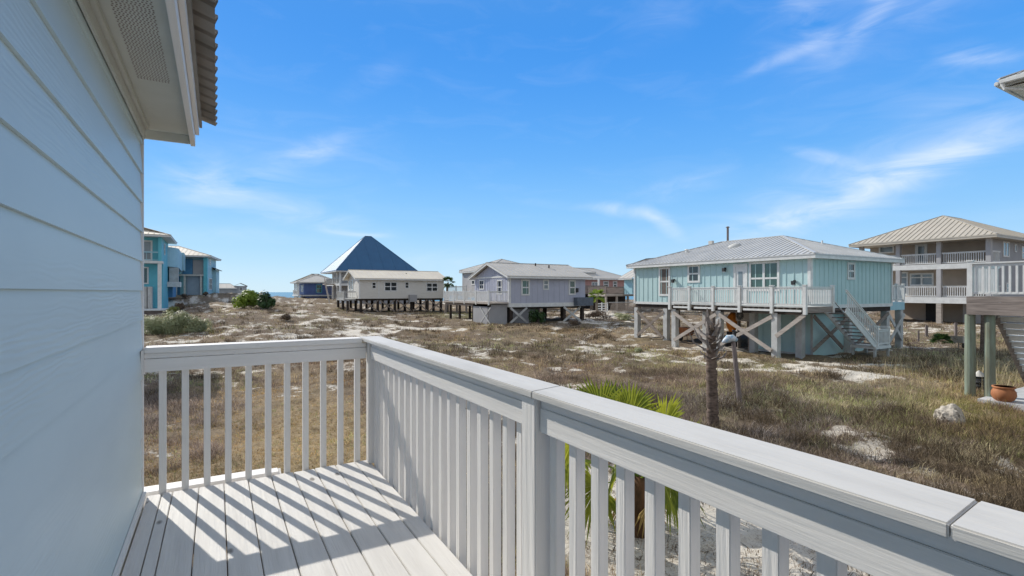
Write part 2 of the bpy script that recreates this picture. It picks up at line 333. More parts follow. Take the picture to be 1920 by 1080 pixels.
TANP = patch([(1700,740,200,40,.5),(1850,800,130,50,.6),(1750,680,110,16,.6),(1000,620,180,14,.45),(1280,625,90,14,.4),(500,850,260,110,.8),(600,780,160,50,.4),(1900,660,60,40,.6),(1500,672,120,6,.7)])
SCRUBP = patch([(760,575,70,8,.4),(1250,760,120,40,.45),(1700,880,220,45,.5),(1480,830,100,30,.6),(1330,720,120,25,.4),(800,630,90,12,.5),(1050,700,150,25,.4),(500,570,50,8,.5),(1350,745,80,30,.5)])
def pf(P, x, y):
    t = np.zeros_like(x)
    for (cx, cy, dx, dy, lv, lr, s) in P:
        u = ((x-cx)*dx+(y-cy)*dy)/lv; v = ((x-cx)*dy-(y-cy)*dx)/lr
        t += s*np.exp(-(u*u+v*v))
    return t
def sandiness(x, y):
    n = fbm(x/2.6, y/2.6, 21, 4); m = fbm(x/.55, y/.55, 31, 3)
    q = fbm(x/1.1, y/1.1, 35, 3); return (n-.5)*1.3+(q-.5)*1.0+(m-.5)*1.3+.62*np.minimum(pf(SANDP, x, y), 1.1)-.25-.7*pf(TANP, x, y)-.55*pf(SCRUBP, x, y)-.5*pf(GREENP, x, y)+.05

def build_ground():
    ang = np.concatenate([np.linspace(-R(66), R(66), 620) + YAW, np.linspace(YAW+R(70), YAW+R(290), 56)])
    rad = np.concatenate([[.0], np.geomspace(.6, 6, 50)[:-1], np.geomspace(6, 70, 330)[:-1], np.geomspace(70, 3500, 90)])
    A, Rr = np.meshgrid(ang, rad[1:]); x = np.sin(A)*Rr; y = np.cos(A)*Rr
    z = gz(x, y); na = len(ang); nr = len(rad)-1
    far = np.clip((Rr-200)/500, 0, 1); z = z*(1-far)+np.where(y > 130, -7, .3)*far
    co = np.stack([x, y, z], -1).reshape(-1, 3); co = np.vstack([co, [[0,0,gzs(0,0)]]])
    i = np.arange(nr-1)[:, None]*na; j = np.arange(na)[None, :]; j2 = (j+1) % na
    quads = np.stack([i+j, i+na+j, i+na+j2, i+j2], -1).reshape(-1, 4)
    me = bpy.data.meshes.new('ground')
    c = nr*na; tri = np.stack([np.full(na, c), np.arange(na), (np.arange(na)+1) % na], -1)
    nl = quads.size+tri.size; npoly = len(quads)+na
    me.vertices.add(len(co)); me.vertices.foreach_set('co', co.ravel().astype(np.float32))
    me.loops.add(nl); me.loops.foreach_set('vertex_index', np.concatenate([quads.ravel(), tri.ravel()]).astype(np.int32))
    me.polygons.add(npoly); st = np.concatenate([np.arange(len(quads))*4, len(quads)*4+np.arange(na)*3]); me.polygons.foreach_set('loop_start', st.astype(np.int32))
    me.update(calc_edges=True); me.validate()
    me.polygons.foreach_set('use_smooth', np.ones(len(me.polygons), bool))
    s = np.clip(.5+sandiness(co[:,0], co[:,1])*1.1, 0, 1); g = np.clip(pf(GREENP, co[:,0], co[:,1])+(fbm(co[:,0]/3.1, co[:,1]/3.1, 41, 3)-.5)*.6, 0, 1)
    t = np.clip(pf(TANP, co[:,0], co[:,1])+(fbm(co[:,0]/2.1, co[:,1]/2.1, 51, 3)-.45)*1.2, 0, 1)
    at = me.color_attributes.new('soil', 'FLOAT_COLOR', 'POINT')
    at.data.foreach_set('color', np.stack([s, g, t, np.ones_like(s)], -1).ravel().astype(np.float32))
    m = bpy.data.materials.new('dune_soil'); m.use_nodes = True; tr = m.node_tree; b = tr.nodes['Principled BSDF']; b.inputs['Roughness'].default_value = .95; b.inputs['Specular IOR Level'].default_value = .1
    def nd(t, **k):
        n = tr.nodes.new(t)
        for a_, b_ in k.items(): setattr(n, a_, b_)
        return n
    L = tr.links.new
    ca = nd('ShaderNodeVertexColor', layer_name='soil'); sp = nd('ShaderNodeSeparateColor'); L(ca.outputs[0], sp.inputs[0])
    tcn = nd('ShaderNodeTexCoord')
    def noi(sc, det=6, rg=.65):
        n = nd('ShaderNodeTexNoise'); n.inputs['Scale'].default_value = sc; n.inputs['Detail'].default_value = det; n.inputs['Roughness'].default_value = rg; L(tcn.outputs['Object'], n.inputs['Vector']); return n.outputs[0]
    def mixc(f, a, b_):
        n = nd('ShaderNodeMix', data_type='RGBA')
        if isinstance(f, float): n.inputs[0].default_value = f
        else: L(f, n.inputs[0])
        for k, v in ((6, a), (7, b_)):
            if isinstance(v, tuple): n.inputs[k].default_value = v+(1,)
            else: L(v, n.inputs[k])
        return n.outputs[2]
    def mrange(v, a, b_, c_=0., d=1.):
        n = nd('ShaderNodeMapRange'); n.inputs[1].default_value = a; n.inputs[2].default_value = b_; n.inputs[3].default_value = c_; n.inputs[4].default_value = d; L(v, n.inputs[0]); return n.outputs[0]
    def math_(op, a, b_):
        n = nd('ShaderNodeMath', operation=op)
        for k, v in enumerate((a, b_)):
            if isinstance(v, float): n.inputs[k].default_value = v
            else: L(v, n.inputs[k])
        return n.outputs[0]
    fine = noi(9, 8, .75); mid = noi(2.2, 5); vf = noi(38, 4, .7)
    litter = mixc(mrange(fine, .35, .65), (.095,.07,.05), (.29,.225,.165))
    litter = mixc(mrange(mid, .4, .62), litter, (.19,.15,.11))
    tan = mixc(mrange(fine, .35, .65), (.22,.155,.085), (.44,.34,.21))
    green = mixc(mrange(fine, .3, .7), (.07,.08,.03), (.20,.20,.08))
    col = mixc(sp.outputs[2], litter, tan); col = mixc(math_('MULTIPLY', sp.outputs[1], .7), col, green)
    sand = mixc(mrange(mid, .3, .7), (.62,.57,.49), (.74,.69,.61))
    sand = mixc(math_('MULTIPLY', mrange(vf, .54, .64), mrange(noi(1.4, 3), .38, .6)), sand, (.26,.20,.155)); sand = mixc(math_('MULTIPLY', mrange(noi(17, 4, .7), .58, .66), mrange(noi(1.9, 3), .4, .6)), sand, (.15,.11,.085))
    sand = mixc(mrange(fine, .52, .70, 0., .6), sand, (.34,.27,.21))
    f = math_('ADD', sp.outputs[0], math_('MULTIPLY', math_('SUBTRACT', fine, .5), 1.5)); f = math_('ADD', f, math_('MULTIPLY', math_('SUBTRACT', noi(3.2, 5), .5), 1.4))
    col = mixc(mrange(f, .50, .72), col, sand)
    L(col, b.inputs['Base Color'])
    bp = nd('ShaderNodeBump'); bp.inputs['Strength'].default_value = .8; bp.inputs['Distance'].default_value = .06; L(fine, bp.inputs['Height'])
    L(bp.outputs[0], b.inputs['Normal'])
    me.materials.append(m); o = bpy.data.objects.new('ground', me); COL.objects.link(o); struct(o)
build_ground()

def build_sea():
    mb = MB(); mb.poly([(-5000,80,-2.2),(5000,80,-2.2),(5000,6500,-2.2),(-5000,6500,-2.2)])
    m = mat('sea_water', (.02,.13,.19), (.03,.17,.23), .25, .02, bump=.3, bscale=.6, spec=.5)
    struct(mb.build('sea', m))
build_sea()

# ------------------------------------------------------------------ vegetation as blades
def vary(c, x, y):
    a = fbm(x/1.6, y/1.6, 101, 3)[:, None]; b = fbm(x/4.5, y/4.5, 111, 3)[:, None]
    return np.clip(c*(.25+1.5*a)*(1+(b-.5)*np.array([[.1, .5, .9]])*-1.0), .02, .8)
def blades(name, pts, hgt, wid, cols, lean, per, spread, mname, seed, label, cat, curl=.5):
    """pts (n,3); each point grows `per` blades"""
    rg = np.random.default_rng(seed); n = len(pts)*per
    P = np.repeat(pts, per, 0); H = np.repeat(hgt, per)*rg.uniform(.5, 1.15, n); Wd = np.repeat(wid, per)*rg.uniform(.6, 1.3, n)
    S = np.repeat(spread, per); a = rg.uniform(0, 2*np.pi, n); rr = S*np.sqrt(rg.uniform(0, 1, n))
    bx = P[:,0]+rr*np.cos(a); by = P[:,1]+rr*np.sin(a); bz = P[:,2]-.02
    la = a+rg.normal(0, .9, n); lm = H*lean*rg.uniform(.2, 1.4, n)
    dx = np.cos(la)*lm; dy = np.sin(la)*lm; wa = rg.uniform(0, np.pi, n); wx = np.cos(wa)*Wd/2; wy = np.sin(wa)*Wd/2
    hz = np.sqrt(np.maximum(H**2-lm**2*.6, (H*.25)**2))
    co = np.empty((n, 5, 3), np.float32)
    co[:,0] = np.stack([bx-wx, by-wy, bz], -1); co[:,1] = np.stack([bx+wx, by+wy, bz], -1)
    mxx, myy, mzz = bx+dx*.35, by+dy*.35, bz+hz*.6
    co[:,2] = np.stack([mxx+wx*.8, myy+wy*.8, mzz], -1); co[:,3] = np.stack([mxx-wx*.8, myy-wy*.8, mzz], -1)
    co[:,4] = np.stack([bx+dx, by+dy, bz+hz*(1-curl*.3*rg.uniform(0,1,n))], -1)
    me = bpy.data.meshes.new(name); me.vertices.add(n*5); me.vertices.foreach_set('co', co.ravel())
    b = (np.arange(n)*5)[:, None]; li = np.concatenate([b+np.array([[0,1,2,3]]), b+np.array([[3,2,4]])], 1)
    me.loops.add(n*7); me.loops.foreach_set('vertex_index', li.ravel().astype(np.int32))
    me.polygons.add(n*2); ls = np.stack([np.arange(n)*7, np.arange(n)*7+4], -1); me.polygons.foreach_set('loop_start', ls.ravel().astype(np.int32))
    me.update(calc_edges=True)
    C = np.repeat(cols, per, 0)*rg.uniform(.35, 1.5, (n, 1)); C = np.repeat(np.hstack([C, np.ones((n, 1))]), 5, 0).astype(np.float32)
    at = me.color_attributes.new('tint', 'FLOAT_COLOR', 'POINT'); at.data.foreach_set('color', C.ravel())
    m = bpy.data.materials.new(mname); m.use_nodes = True; t = m.node_tree; bs = t.nodes['Principled BSDF']; bs.inputs['Roughness'].default_value = .75; bs.inputs['Specular IOR Level'].default_value = .15
    vc = t.nodes.new('ShaderNodeVertexColor'); vc.layer_name = 'tint'; t.links.new(vc.outputs[0], bs.inputs['Base Color'])
    tl = t.nodes.new('ShaderNodeBsdfTranslucent'); t.links.new(vc.outputs[0], tl.inputs[0]); ms = t.nodes.new('ShaderNodeMixShader'); ms.inputs[0].default_value = .3
    t.links.new(bs.outputs[0], ms.inputs[1]); t.links.new(tl.outputs[0], ms.inputs[2]); t.links.new(ms.outputs[0], t.nodes['Material Output'].inputs[0])
    me.materials.append(m); o = bpy.data.objects.new(name, me); COL.objects.link(o)
    o['label'] = label; o['category'] = cat; o['kind'] = 'stuff'
    return o
FOOT = [(23.3,33.4,13.4,26.7),(20.6,31.6,39.8,47.2),(15,26.6,63.8,70.4),(56,70,17,28),(19.8,25,3,6.4),(-.6,1.1,-3,4.1),(-12,-4.2,29.5,34.5),(28,31,12.8,14.2)]
def sample(n, ymin, ymax, power, seed):
    rg = np.random.default_rng(seed); u = rg.uniform(0, 1, n)
    Y = (ymin**(1-power)+u*(ymax**(1-power)-ymin**(1-power)))**(1/(1-power))
    px = rg.uniform(200, 2020, n); r = (px-960)/960; x = CY*r*Y+SY*Y; y = -SY*r*Y+CY*Y
    ok = np.ones(n, bool)
    for (a, b, c, d) in FOOT: ok &= ~((x > a) & (x < b) & (y > c) & (y < d))
    ok &= y < 122
    return x[ok], y[ok], Y[ok], rg
def veg():
    # scrub: wiry grey-brown dead stems
    x, y, Y, rg = sample(105000, 4.5, 95, 1.6, 1)
    s = sandiness(x, y); w = pf(SCRUBP, x, y)-.5*pf(TANP, x, y)-.4*pf(GREENP, x, y)+(fbm(x/3, y/3, 61, 3)-.5)*1.2
    k = (rg.uniform(0, 1, len(x)) < np.clip(.50-s*1.6+w*.35, .02, 1)) & (w > -.35); cl = fbm(x/.8, y/.8, 131, 3); k &= rg.uniform(0, 1, len(x)) < np.clip((cl-.36)*6, .12, 1)
    x, y, Y, cl = x[k], y[k], Y[k], cl[k]; z = gz(x, y)
    n = len(x); h = rg.uniform(.08, .26, n)*(1+.5*np.clip(w[k], 0, 1))*np.clip(.4+(cl-.35)*3, .4, 1.5); h = h*np.where(Y < 10, .6, 1)
    c = np.array([.20,.14,.112])+(rg.uniform(0, 1, (n, 1))**1.5)*np.array([.26,.22,.17])
    blades('dead_scrub', np.stack([x, y, z], -1), h, .0035+Y*.00042, vary(c, x, y), 1.15, 9, np.full(n, .11)+Y*.004, 'scrub_stems', 2, 'low wiry brown dead scrub covering the dune ground between the sandy patches', 'scrub')
    # dense dark clumps
    x, y, Y, rg = sample(9000, 7, 80, 1.35, 21)
    k = (sandiness(x, y) < .05) & (fbm(x/2.2, y/2.2, 151, 3) > .50) & (np.exp(-(((x-1.0)/5.5)**2+((y-12)/7)**2)) < .3); x, y, Y = x[k], y[k], Y[k]; z = gz(x, y); n = len(x)
    c = np.array([.095,.072,.048])+rg.uniform(0, 1, (n, 1))*np.array([.13,.10,.065])
    blades('scrub_clumps', np.stack([x, y, z], -1), rg.uniform(.14, .44, n), .004+Y*.0005, c, 1.0, 34, rg.uniform(.12, .38, n), 'clump_stems', 22, 'dark brown-olive clumps standing out of the paler scrub across the dunes', 'scrub')
    # dry grass
    x, y, Y, rg = sample(70000, 5, 100, 1.6, 3)
    s = sandiness(x, y); w = pf(TANP, x, y)-.3*pf(SCRUBP, x, y)+(fbm(x/2.4, y/2.4, 71, 3)-.5)*1.6
    k = (rg.uniform(0, 1, len(x)) < np.clip(.32-s*1.2+w*.5, .01, 1)) & (w > -.25); cl = fbm(x/.7, y/.7, 141, 3); lw = np.exp(-(((x-1.0)/5.5)**2+((y-12)/7)**2)); k &= rg.uniform(0, 1, len(x)) < np.clip((cl-.38)*6+lw, .10, 1)
    x, y, Y, w = x[k], y[k], Y[k], w[k]; z = gz(x, y)
    n = len(x); lawn = np.exp(-(((x-1.0)/5.5)**2+((y-12)/7)**2)); h = rg.uniform(.08, .27, n)*(1+.4*np.clip(w, 0, 1))*(1-.72*np.clip(lawn*1.6, 0, 1))
    c = np.array([.33,.265,.155])+rg.uniform(0, 1, (n, 1))*np.array([.24,.20,.13]); lm = np.clip(lawn*1.6, 0, 1)[:, None]; c = c*(1-lm)+lm*(np.array([.36,.235,.10])+rg.uniform(0, 1, (n, 1))*np.array([.24,.17,.09]))
    blades('dry_grass', np.stack([x, y, z], -1), h, .004+Y*.00042, vary(c, x, y), .85, 8, np.full(n, .07)+Y*.003, 'dry_grass_blades', 4, 'tan dry grass in tufts over the sandy lots around the houses', 'grass')
    # green-olive grass
    x, y, Y, rg = sample(42000, 6, 80, 1.7, 5)
    s = sandiness(x, y); w = pf(GREENP, x, y)+(fbm(x/2.9, y/2.9, 81, 3)-.5)*1.5
    k = (rg.uniform(0, 1, len(x)) < np.clip(.15-s*.7+w*.8, 0, 1)*(1-.75*np.exp(-(((x-1.0)/5.5)**2+((y-12)/7)**2)))) & (w > .0); x, y, Y, w = x[k], y[k], Y[k], w[k]; z = gz(x, y)
    n = len(x); lawn = np.exp(-(((x-1.0)/5.5)**2+((y-12)/7)**2)); h = rg.uniform(.10, .30, n)*(1-.6*np.clip(lawn*1.6, 0, 1))
    c = np.array([.22,.22,.08])+rg.uniform(0, 1, (n, 1))*np.array([.26,.24,.12])
    blades('olive_grass', np.stack([x, y, z], -1), h, .004+Y*.00042, vary(c, x, y), .9, 8, np.full(n, .08)+Y*.003, 'olive_grass_blades', 6, 'olive green grass and weeds growing among the brown scrub', 'grass')
veg()
def litter():
    rg = np.random.default_rng(5); n = 5200; Y = rg.uniform(3.2, 13, n); px = rg.uniform(930, 1950, n); P = np.array([G(a, b) for a, b in zip(px, Y)])
    k = (vn(P[:,0]*1.4, P[:,1]*1.4, 91) > .42) & ((P[:,0] > 1.15) | (P[:,1] > 4.2)); P = P[k]; n = len(P); z = gz(P[:,0], P[:,1])
    c = np.array([.16,.12,.085])+rg.uniform(0, 1, (n, 1))*np.array([.28,.22,.16])
    blades('leaf_litter', np.column_stack([P, z+.01]), rg.uniform(.05, .14, n), np.full(n, .012), c, 1.5, 5, np.full(n, .12), 'leaf_litter', 15, 'brown leaf litter and twigs scattered over the sand near the deck', 'leaf litter')
litter()

# ------------------------------------------------------------------ building helpers
def face(kind, c):
    if kind == 'W': return lambda a, d, z: (c-d, a, z)
    if kind == 'E': return lambda a, d, z: (c+d, a, z)
    if kind == 'S': return lambda a, d, z: (a, c-d, z)
def fb(mb, F, a0, a1, d0, d1, z0, z1):
    p = F(a0, d0, z0); q = F(a1, d1, z1); mb.box(p[0], q[0], p[1], q[1], p[2], q[2])
def window(root, F, a0, a1, z0, z1, cols=1, rows=2, casing=.10, glass='glass', fm='white', d=.05, name='window', split=.5):
    if a1 < a0: a0, a1 = a1, a0
    if z1 < z0: z0, z1 = z1, z0
    mb = MB(); c = casing
    fb(mb, F, a0, a0+c, .002, d, z0, z1); fb(mb, F, a1-c, a1, .002, d, z0, z1); fb(mb, F, a0+c, a1-c, .002, d, z1-c, z1); fb(mb, F, a0+c, a1-c, .002, d, z0, z0+c)
    b = c*.5
    for i in range(1, cols):
        a = a0+c+(a1-a0-2*c)*i/cols; fb(mb, F, a-b, a+b, .002, d*.9, z0+c, z1-c)
    if rows > 1:
        zm = z0+c+(z1-z0-2*c)*split
        for i in range(cols):
            e0 = a0+c+(a1-a0-2*c)*i/cols+(b if i else 0); e1 = a0+c+(a1-a0-2*c)*(i+1)/cols-(b if i < cols-1 else 0)
            fb(mb, F, e0, e1, .002, d*.8, zm-b*.8, zm+b*.8)
    f = mb.build(name, fm, root)
    p = MB(); fb(p, F, a0+c*.9, a1-c*.9, .004, .018, z0+c*.9, z1-c*.9); p.build('pane', glass, f)
    return f
def battens(mb, F, a0, a1, z0, z1, sp=.42, w=.045, t=.022):
    if a1 < a0: a0, a1 = a1, a0
    n = max(1, int(round((a1-a0)/sp)))
    for i in range(1, n): a = a0+(a1-a0)*i/n; fb(mb, F, a-w/2, a+w/2, -.002, t, z0, z1)
def hip(root, x0, x1, y0, y1, ze, zr, m, along='y', inset0=None, inset1=None, rib=.4, t=.06, name='roof', ribr=.03, fascia='white', soffit=True):
    """hip (inset>0) or gable (inset 0) roof; ridge runs along x or y"""
    half = (x1-x0)/2 if along == 'y' else (y1-y0)/2
    i0 = half if inset0 is None else inset0; i1 = half if inset1 is None else inset1
    mb = MB()
    if along == 'y':
        xc = (x0+x1)/2; A = (xc, y0+i0, zr); B = (xc, y1-i1, zr)
        mb.slab([(x0,y1,ze),(x0,y0,ze),A,B], t); mb.slab([(x1,y0,ze),(x1,y1,ze),B,A], t)
        if i0 > 0: mb.slab([(x0,y0,ze),(x1,y0,ze),A], t)
        if i1 > 0: mb.slab([(x1,y1,ze),(x0,y1,ze),B], t)
        def fr(a): return min(1, (a-y0)/i0 if i0 > 0 else 1, (y1-a)/i1 if i1 > 0 else 1)
        n = int((y1-y0)/rib)
        for k in range(n+1):
            a = y0+.02+(y1-y0-.04)*k/n; f = fr(a)
            if f < .03: continue
            for xs in (x0, x1): mb.beam((xs, a, ze+ribr*.4), (xs+(xc-xs)*f, a, ze+(zr-ze)*f+ribr*.4), ribr, ribr)
        for (ii, ya, yb) in ((i0, y0, y0+i0), (i1, y1, y1-i1)):
            if ii > 0:
                n = int((x1-x0)/rib)
                for k in range(1, n):
                    xx = x0+(x1-x0)*k/n; f = min((xx-x0)/half, (x1-xx)/half)
                    mb.beam((xx, ya, ze+ribr*.4), (xx, ya+(yb-ya)*f, ze+(zr-ze)*f+ribr*.4), ribr, ribr)
                for xs in (x0, x1): mb.beam((xs, ya, ze+.02), (xc, yb, zr+.02), .16, .03)
        mb.beam(A, B, .2, .05)
    else:
        yc = (y0+y1)/2; A = (x0+i0, yc, zr); B = (x1-i1, yc, zr)
        mb.slab([(x0,y0,ze),(x1,y0,ze),B,A], t); mb.slab([(x1,y1,ze),(x0,y1,ze),A,B], t)
        if i0 > 0: mb.slab([(x0,y1,ze),(x0,y0,ze),A], t)
        if i1 > 0: mb.slab([(x1,y0,ze),(x1,y1,ze),B], t)
        def fr(a): return min(1, (a-x0)/i0 if i0 > 0 else 1, (x1-a)/i1 if i1 > 0 else 1)
        n = int((x1-x0)/rib)
        for k in range(n+1):
            a = x0+.02+(x1-x0-.04)*k/n; f = fr(a)
            if f < .03: continue
            for ys in (y0, y1): mb.beam((a, ys, ze+ribr*.4), (a, ys+(yc-ys)*f, ze+(zr-ze)*f+ribr*.4), ribr, ribr)
        for (ii, xa, xb) in ((i0, x0, x0+i0), (i1, x1, x1-i1)):
            if ii > 0:
                n = int((y1-y0)/rib)
                for k in range(1, n):
                    yy = y0+(y1-y0)*k/n; f = min((yy-y0)/half, (y1-yy)/half)
                    mb.beam((xa, yy, ze+ribr*.4), (xa+(xb-xa)*f, yy, ze+(zr-ze)*f+ribr*.4), ribr, ribr)
                for ys in (y0, y1): mb.beam((xa, ys, ze+.02), (xb, yc, zr+.02), .16, .03)
        mb.beam(A, B, .2, .05)
    r = mb.build(name, m, root)
    fm = MB(); e = .02
    z1 = ze-t-.003; z0 = z1-.16
    if along == 'y' or i0 > 0: fm.box(x0+e, x0+e+.03, y0+e, y1-e, z0, z1)
    if along == 'y' or i1 > 0: fm.box(x1-e-.03, x1-e, y0+e, y1-e, z0, z1)
    if along == 'x' or i0 > 0: fm.box(x0+e+.03, x1-e-.03, y0+e, y0+e+.03, z0, z1)
    if along == 'x' or i1 > 0: fm.box(x0+e+.03, x1-e-.03, y1-e-.03, y1-e, z0, z1)
    def rake(p, q): fm.beam((p[0], p[1], p[2]-t-.09), (q[0], q[1], q[2]-t-.09), .03, .16)
    if along == 'x':
        if i0 == 0: rake((x0+.035, y0, ze), (x0+.035, (y0+y1)/2, zr)); rake((x0+.035, y1, ze), (x0+.035, (y0+y1)/2, zr))
        if i1 == 0: rake((x1-.035, y0, ze), (x1-.035, (y0+y1)/2, zr)); rake((x1-.035, y1, ze), (x1-.035, (y0+y1)/2, zr))
    if soffit: fm.box(x0+e+.034, x1-e-.034, y0+e+.034, y1-e-.034, z0+.01, z0+.03)
    fm.build('fascia', fascia, r)
    return r
def railing(root, p, q, z, h=1.0, sp=.13, bs=.04, m='white', posts=(0, 1), ps=.11, name='railing', split=False, cap=.09, z1=None, postdrop=.25, zq=None):
    """level or sloping rail from p to q (xy), floor heights z (at p) and zq (at q)"""
    zq = z if zq is None else zq
    p = Vector((p[0], p[1], z)); q = Vector((q[0], q[1], zq)); L = (q-p).length; up = Vector((0,0,1))
    mb = MB(); mb.beam(p+up*h, q+up*h, cap, .04); mb.beam(p+up*(h-.07), q+up*(h-.07), .04, .08); mb.beam(p+up*.10, q+up*.10, .04, .07)
    o = mb.build(name, m, root); n = max(2, int(L/sp)); proto = None
    bb = MB() if not split else None
    for i in range(1, n):
        c = p+(q-p)*(i/n)
        if split:
            if proto is None:
                k = MB().box(-bs/2, bs/2, -bs/2, bs/2, 0, h-.17).build('baluster', m, None, off=Vector((0,0,0))); proto = k; COL.objects.unlink(k); COL.objects.link(k)
            else:
                k = proto.copy(); COL.objects.link(k)
            k.parent = o; k.location = Vector((c.x, c.y, c.z+.09))-ORG[root.name]
        else: bb.box(c.x-bs/2, c.x+bs/2, c.y-bs/2, c.y+bs/2, c.z+.09, c.z+h-.08)
    if bb is not None: bb.build('balusters', m, o)
    for f in posts:
        c = p+(q-p)*f; pm = MB(); pm.box(c.x-ps/2, c.x+ps/2, c.y-ps/2, c.y+ps/2, c.z-postdrop, c.z+h+.06).box(c.x-ps*.68, c.x+ps*.68, c.y-ps*.68, c.y+ps*.68, c.z+h+.06, c.z+h+.10); pm.build('post', m, o)
    return o
def piling(root, x, y, zt, s=.28, m='white', rnd=False, name='piling'):
    g = gzs(x, y)-.3; mb = MB()
    if rnd: mb.tube([(x, y, g), (x, y, (g+zt)/2), (x, y, zt)], [s/2*1.02, s/2, s/2*.97], 14)
    else: mb.box(x-s/2, x+s/2, y-s/2, y+s/2, g, zt)
    return mb.build(name, m, root, smooth=False)
def brace(root, p, q, w=.045, h=.19, m='woodpale', face_n=(1,0,0)):
    d = (Vector(q)-Vector(p)).normalized(); n = Vector(face_n); up = n.cross(d)
    mb = MB(); P = Vector(p); Q = Vector(q); a = n*(w/2); b = up.normalized()*(h/2); k = len(mb.v)
    for c in (P, Q):
        for (i, j) in ((-1,-1),(1,-1),(1,1),(-1,1)): mb.v.append(tuple(c+a*i+b*j))
    mb.f += [(0,3,2,1),(4,5,6,7)]+[(i,(i+1)%4,4+(i+1)%4,4+i) for i in range(4)]
    return mb.build('brace', m, root)
def stairs(root, x0, x1, y0, y1, z0, z1, n, m='white', sm='white', solid=False, axis='x', name='stairs'):
    """from (x0,z0) to (x1,z1) along x, width y0..y1 (or the same with x and y exchanged)"""
    st = MB(); tr = MB()
    for yy in (y0, y1):
        P = (x0, yy, z0-.12); Q = (x1, yy, z1-.12)
        if axis == 'y': P = (yy, x0, z0-.12); Q = (yy, x1, z1-.12)
        st.beam(P, Q, .045, .28)
    o = st.build(name, sm, root)
    for i in range(n):
        f = (i+.5)/n; xc = x0+(x1-x0)*f; zc = z0+(z1-z0)*f
        if axis == 'x': tr.box(xc-.14, xc+.14, y0+.024, y1-.024, zc-.035, zc)
        if axis == 'x' and solid: tr.box(xc-.15, xc-.13, y0+.024, y1-.024, zc+.03, zc+(z0-z1)/n-.036)
        if axis != 'x': tr.box(y0+.024, y1-.024, xc-.14, xc+.14, zc-.035, zc)
    tr.build('treads', m, o); return o

# ================================================================== OUR HOUSE, DECK AND RAILINGS
DZ = CZ-1.25                                             # deck level
WX = -.40; WY = 3.86
def our_house():
    h = thing('beach_house', 'pale blue lap-sided house wall with white eave filling the left edge beside the deck', 'house', (WX, 0, 0))
    mb = MB(); e = .178; t = .011; y0 = -3.2; y1 = WY-.03; z = DZ-.35
    k = 0
    while z < CZ+1.06:
        z1 = min(z+e, CZ+1.06); n = len(mb.v)
        # each lap leans out at its lower edge
        mb.v += [(WX-.02,y0,z),(WX+t,y0,z),(WX,y0,z1),(WX-.02,y0,z1),(WX-.02,y1,z),(WX+t,y1,z),(WX,y1,z1),(WX-.02,y1,z1)]
        mb.f += [(n,n+1,n+2,n+3),(n+4,n+7,n+6,n+5),(n+1,n+5,n+6,n+2),(n,n+4,n+5,n+1),(n+3,n+2,n+6,n+7),(n,n+3,n+7,n+4)]
        z = z1+.0005; k += 1
    mb.build('siding', 'siding', h)
    b = MB().box(WX-6, WX-.022, y0, WY-.032, .25, CZ+1.1); b.build('house_body', 'siding', h)
    MB().box(WX-.10, WX+.014, WY-.03, WY+.005, DZ-.35, CZ+.985).build('corner_trim', 'white_z', h, bevel=.002)
    MB().box(WX+.012, WX+.03, y0, WY-.032, DZ+.002, DZ+.03).build('base_trim', 'white_y', h)
    # frieze boards, soffit, fascia, roof edge
    f = MB().box(WX+.0125, WX+.026, y0, WY-.032, CZ+.93, CZ+.985).box(WX+.0125, WX+.042, y0, WY-.032, CZ+.99, CZ+1.018)
    f.build('frieze_board', 'trimgrey', h, bevel=.003)
    ye = WY+.10
    s = MB().box(WX-.25, -.146, y0, ye-.02, CZ+1.02, CZ+1.035); so_ = s.build('soffit', 'trimgrey', h)
    v = MB()
    yy = 3.0
    while yy > .9:
        for i in range(11):
            xx = WX+.075+i*.012+(.004 if int(yy*70) % 2 else 0); v.box(xx, xx+.0055, yy, yy+.006, CZ+1.0185, CZ+1.0205)
        yy -= .0155
    v.build('perforations', 'woodx', so_)
    MB().box(WX-.25, -.146, ye-.018, ye, CZ+.965, CZ+1.13).build('end_board', 'trimgrey', h, bevel=.002)
    fa = MB().box(-.146, -.120, y0, ye+.002, CZ+.955, CZ+1.10).box(-.119, -.098, y0, ye-.004, CZ+1.03, CZ+1.108)
    fa.build('fascia', 'white_y', h, bevel=.002)
    r = MB(); nx = 0; pr = []
    # corrugated roof sheet edge
    yy = y0
    while yy < ye+.05:
        pr.append((yy, 0)); pr.append((yy+.10, 0)); pr.append((yy+.112, .022)); pr.append((yy+.128, .022)); yy += .142
    X0, X1 = -.005, -3.3; sl = .32
    for i in range(len(pr)-1):
        (ya, za), (yb, zb) = pr[i], pr[i+1]; ya = min(ya, ye+.05); yb = min(yb, ye+.05)
        for dz in (0, .0):
            r.slab([(X0+za*.5, ya, CZ+1.125+za), (X0+zb*.5, yb, CZ+1.125+zb), (X1, yb, CZ+1.125+zb+sl*(X0-X1)), (X1, ya, CZ+1.125+za+sl*(X0-X1))], .006)
    ro = r.build('roof', mat('roof_sheet_underside', (.50,.455,.41), (.38,.35,.31), .6, 5), h)
    MB().box(-.097, -.082, y0, ye+.01, CZ+1.085, CZ+1.118).build('drip_edge', mat('drip_edge_paint', (.30,.28,.26), (.22,.21,.19), .6, 5), ro)
    w = MB().slab([(-.146, ye-.02, CZ+1.13), (-.146, y0, CZ+1.13), (X1, y0, CZ+1.12+sl*(X0-X1)-.02), (X1, ye-.02, CZ+1.12+sl*(X0-X1)-.02)], .01)
    w.build('roof_underlay', 'wood', h)
our_house()
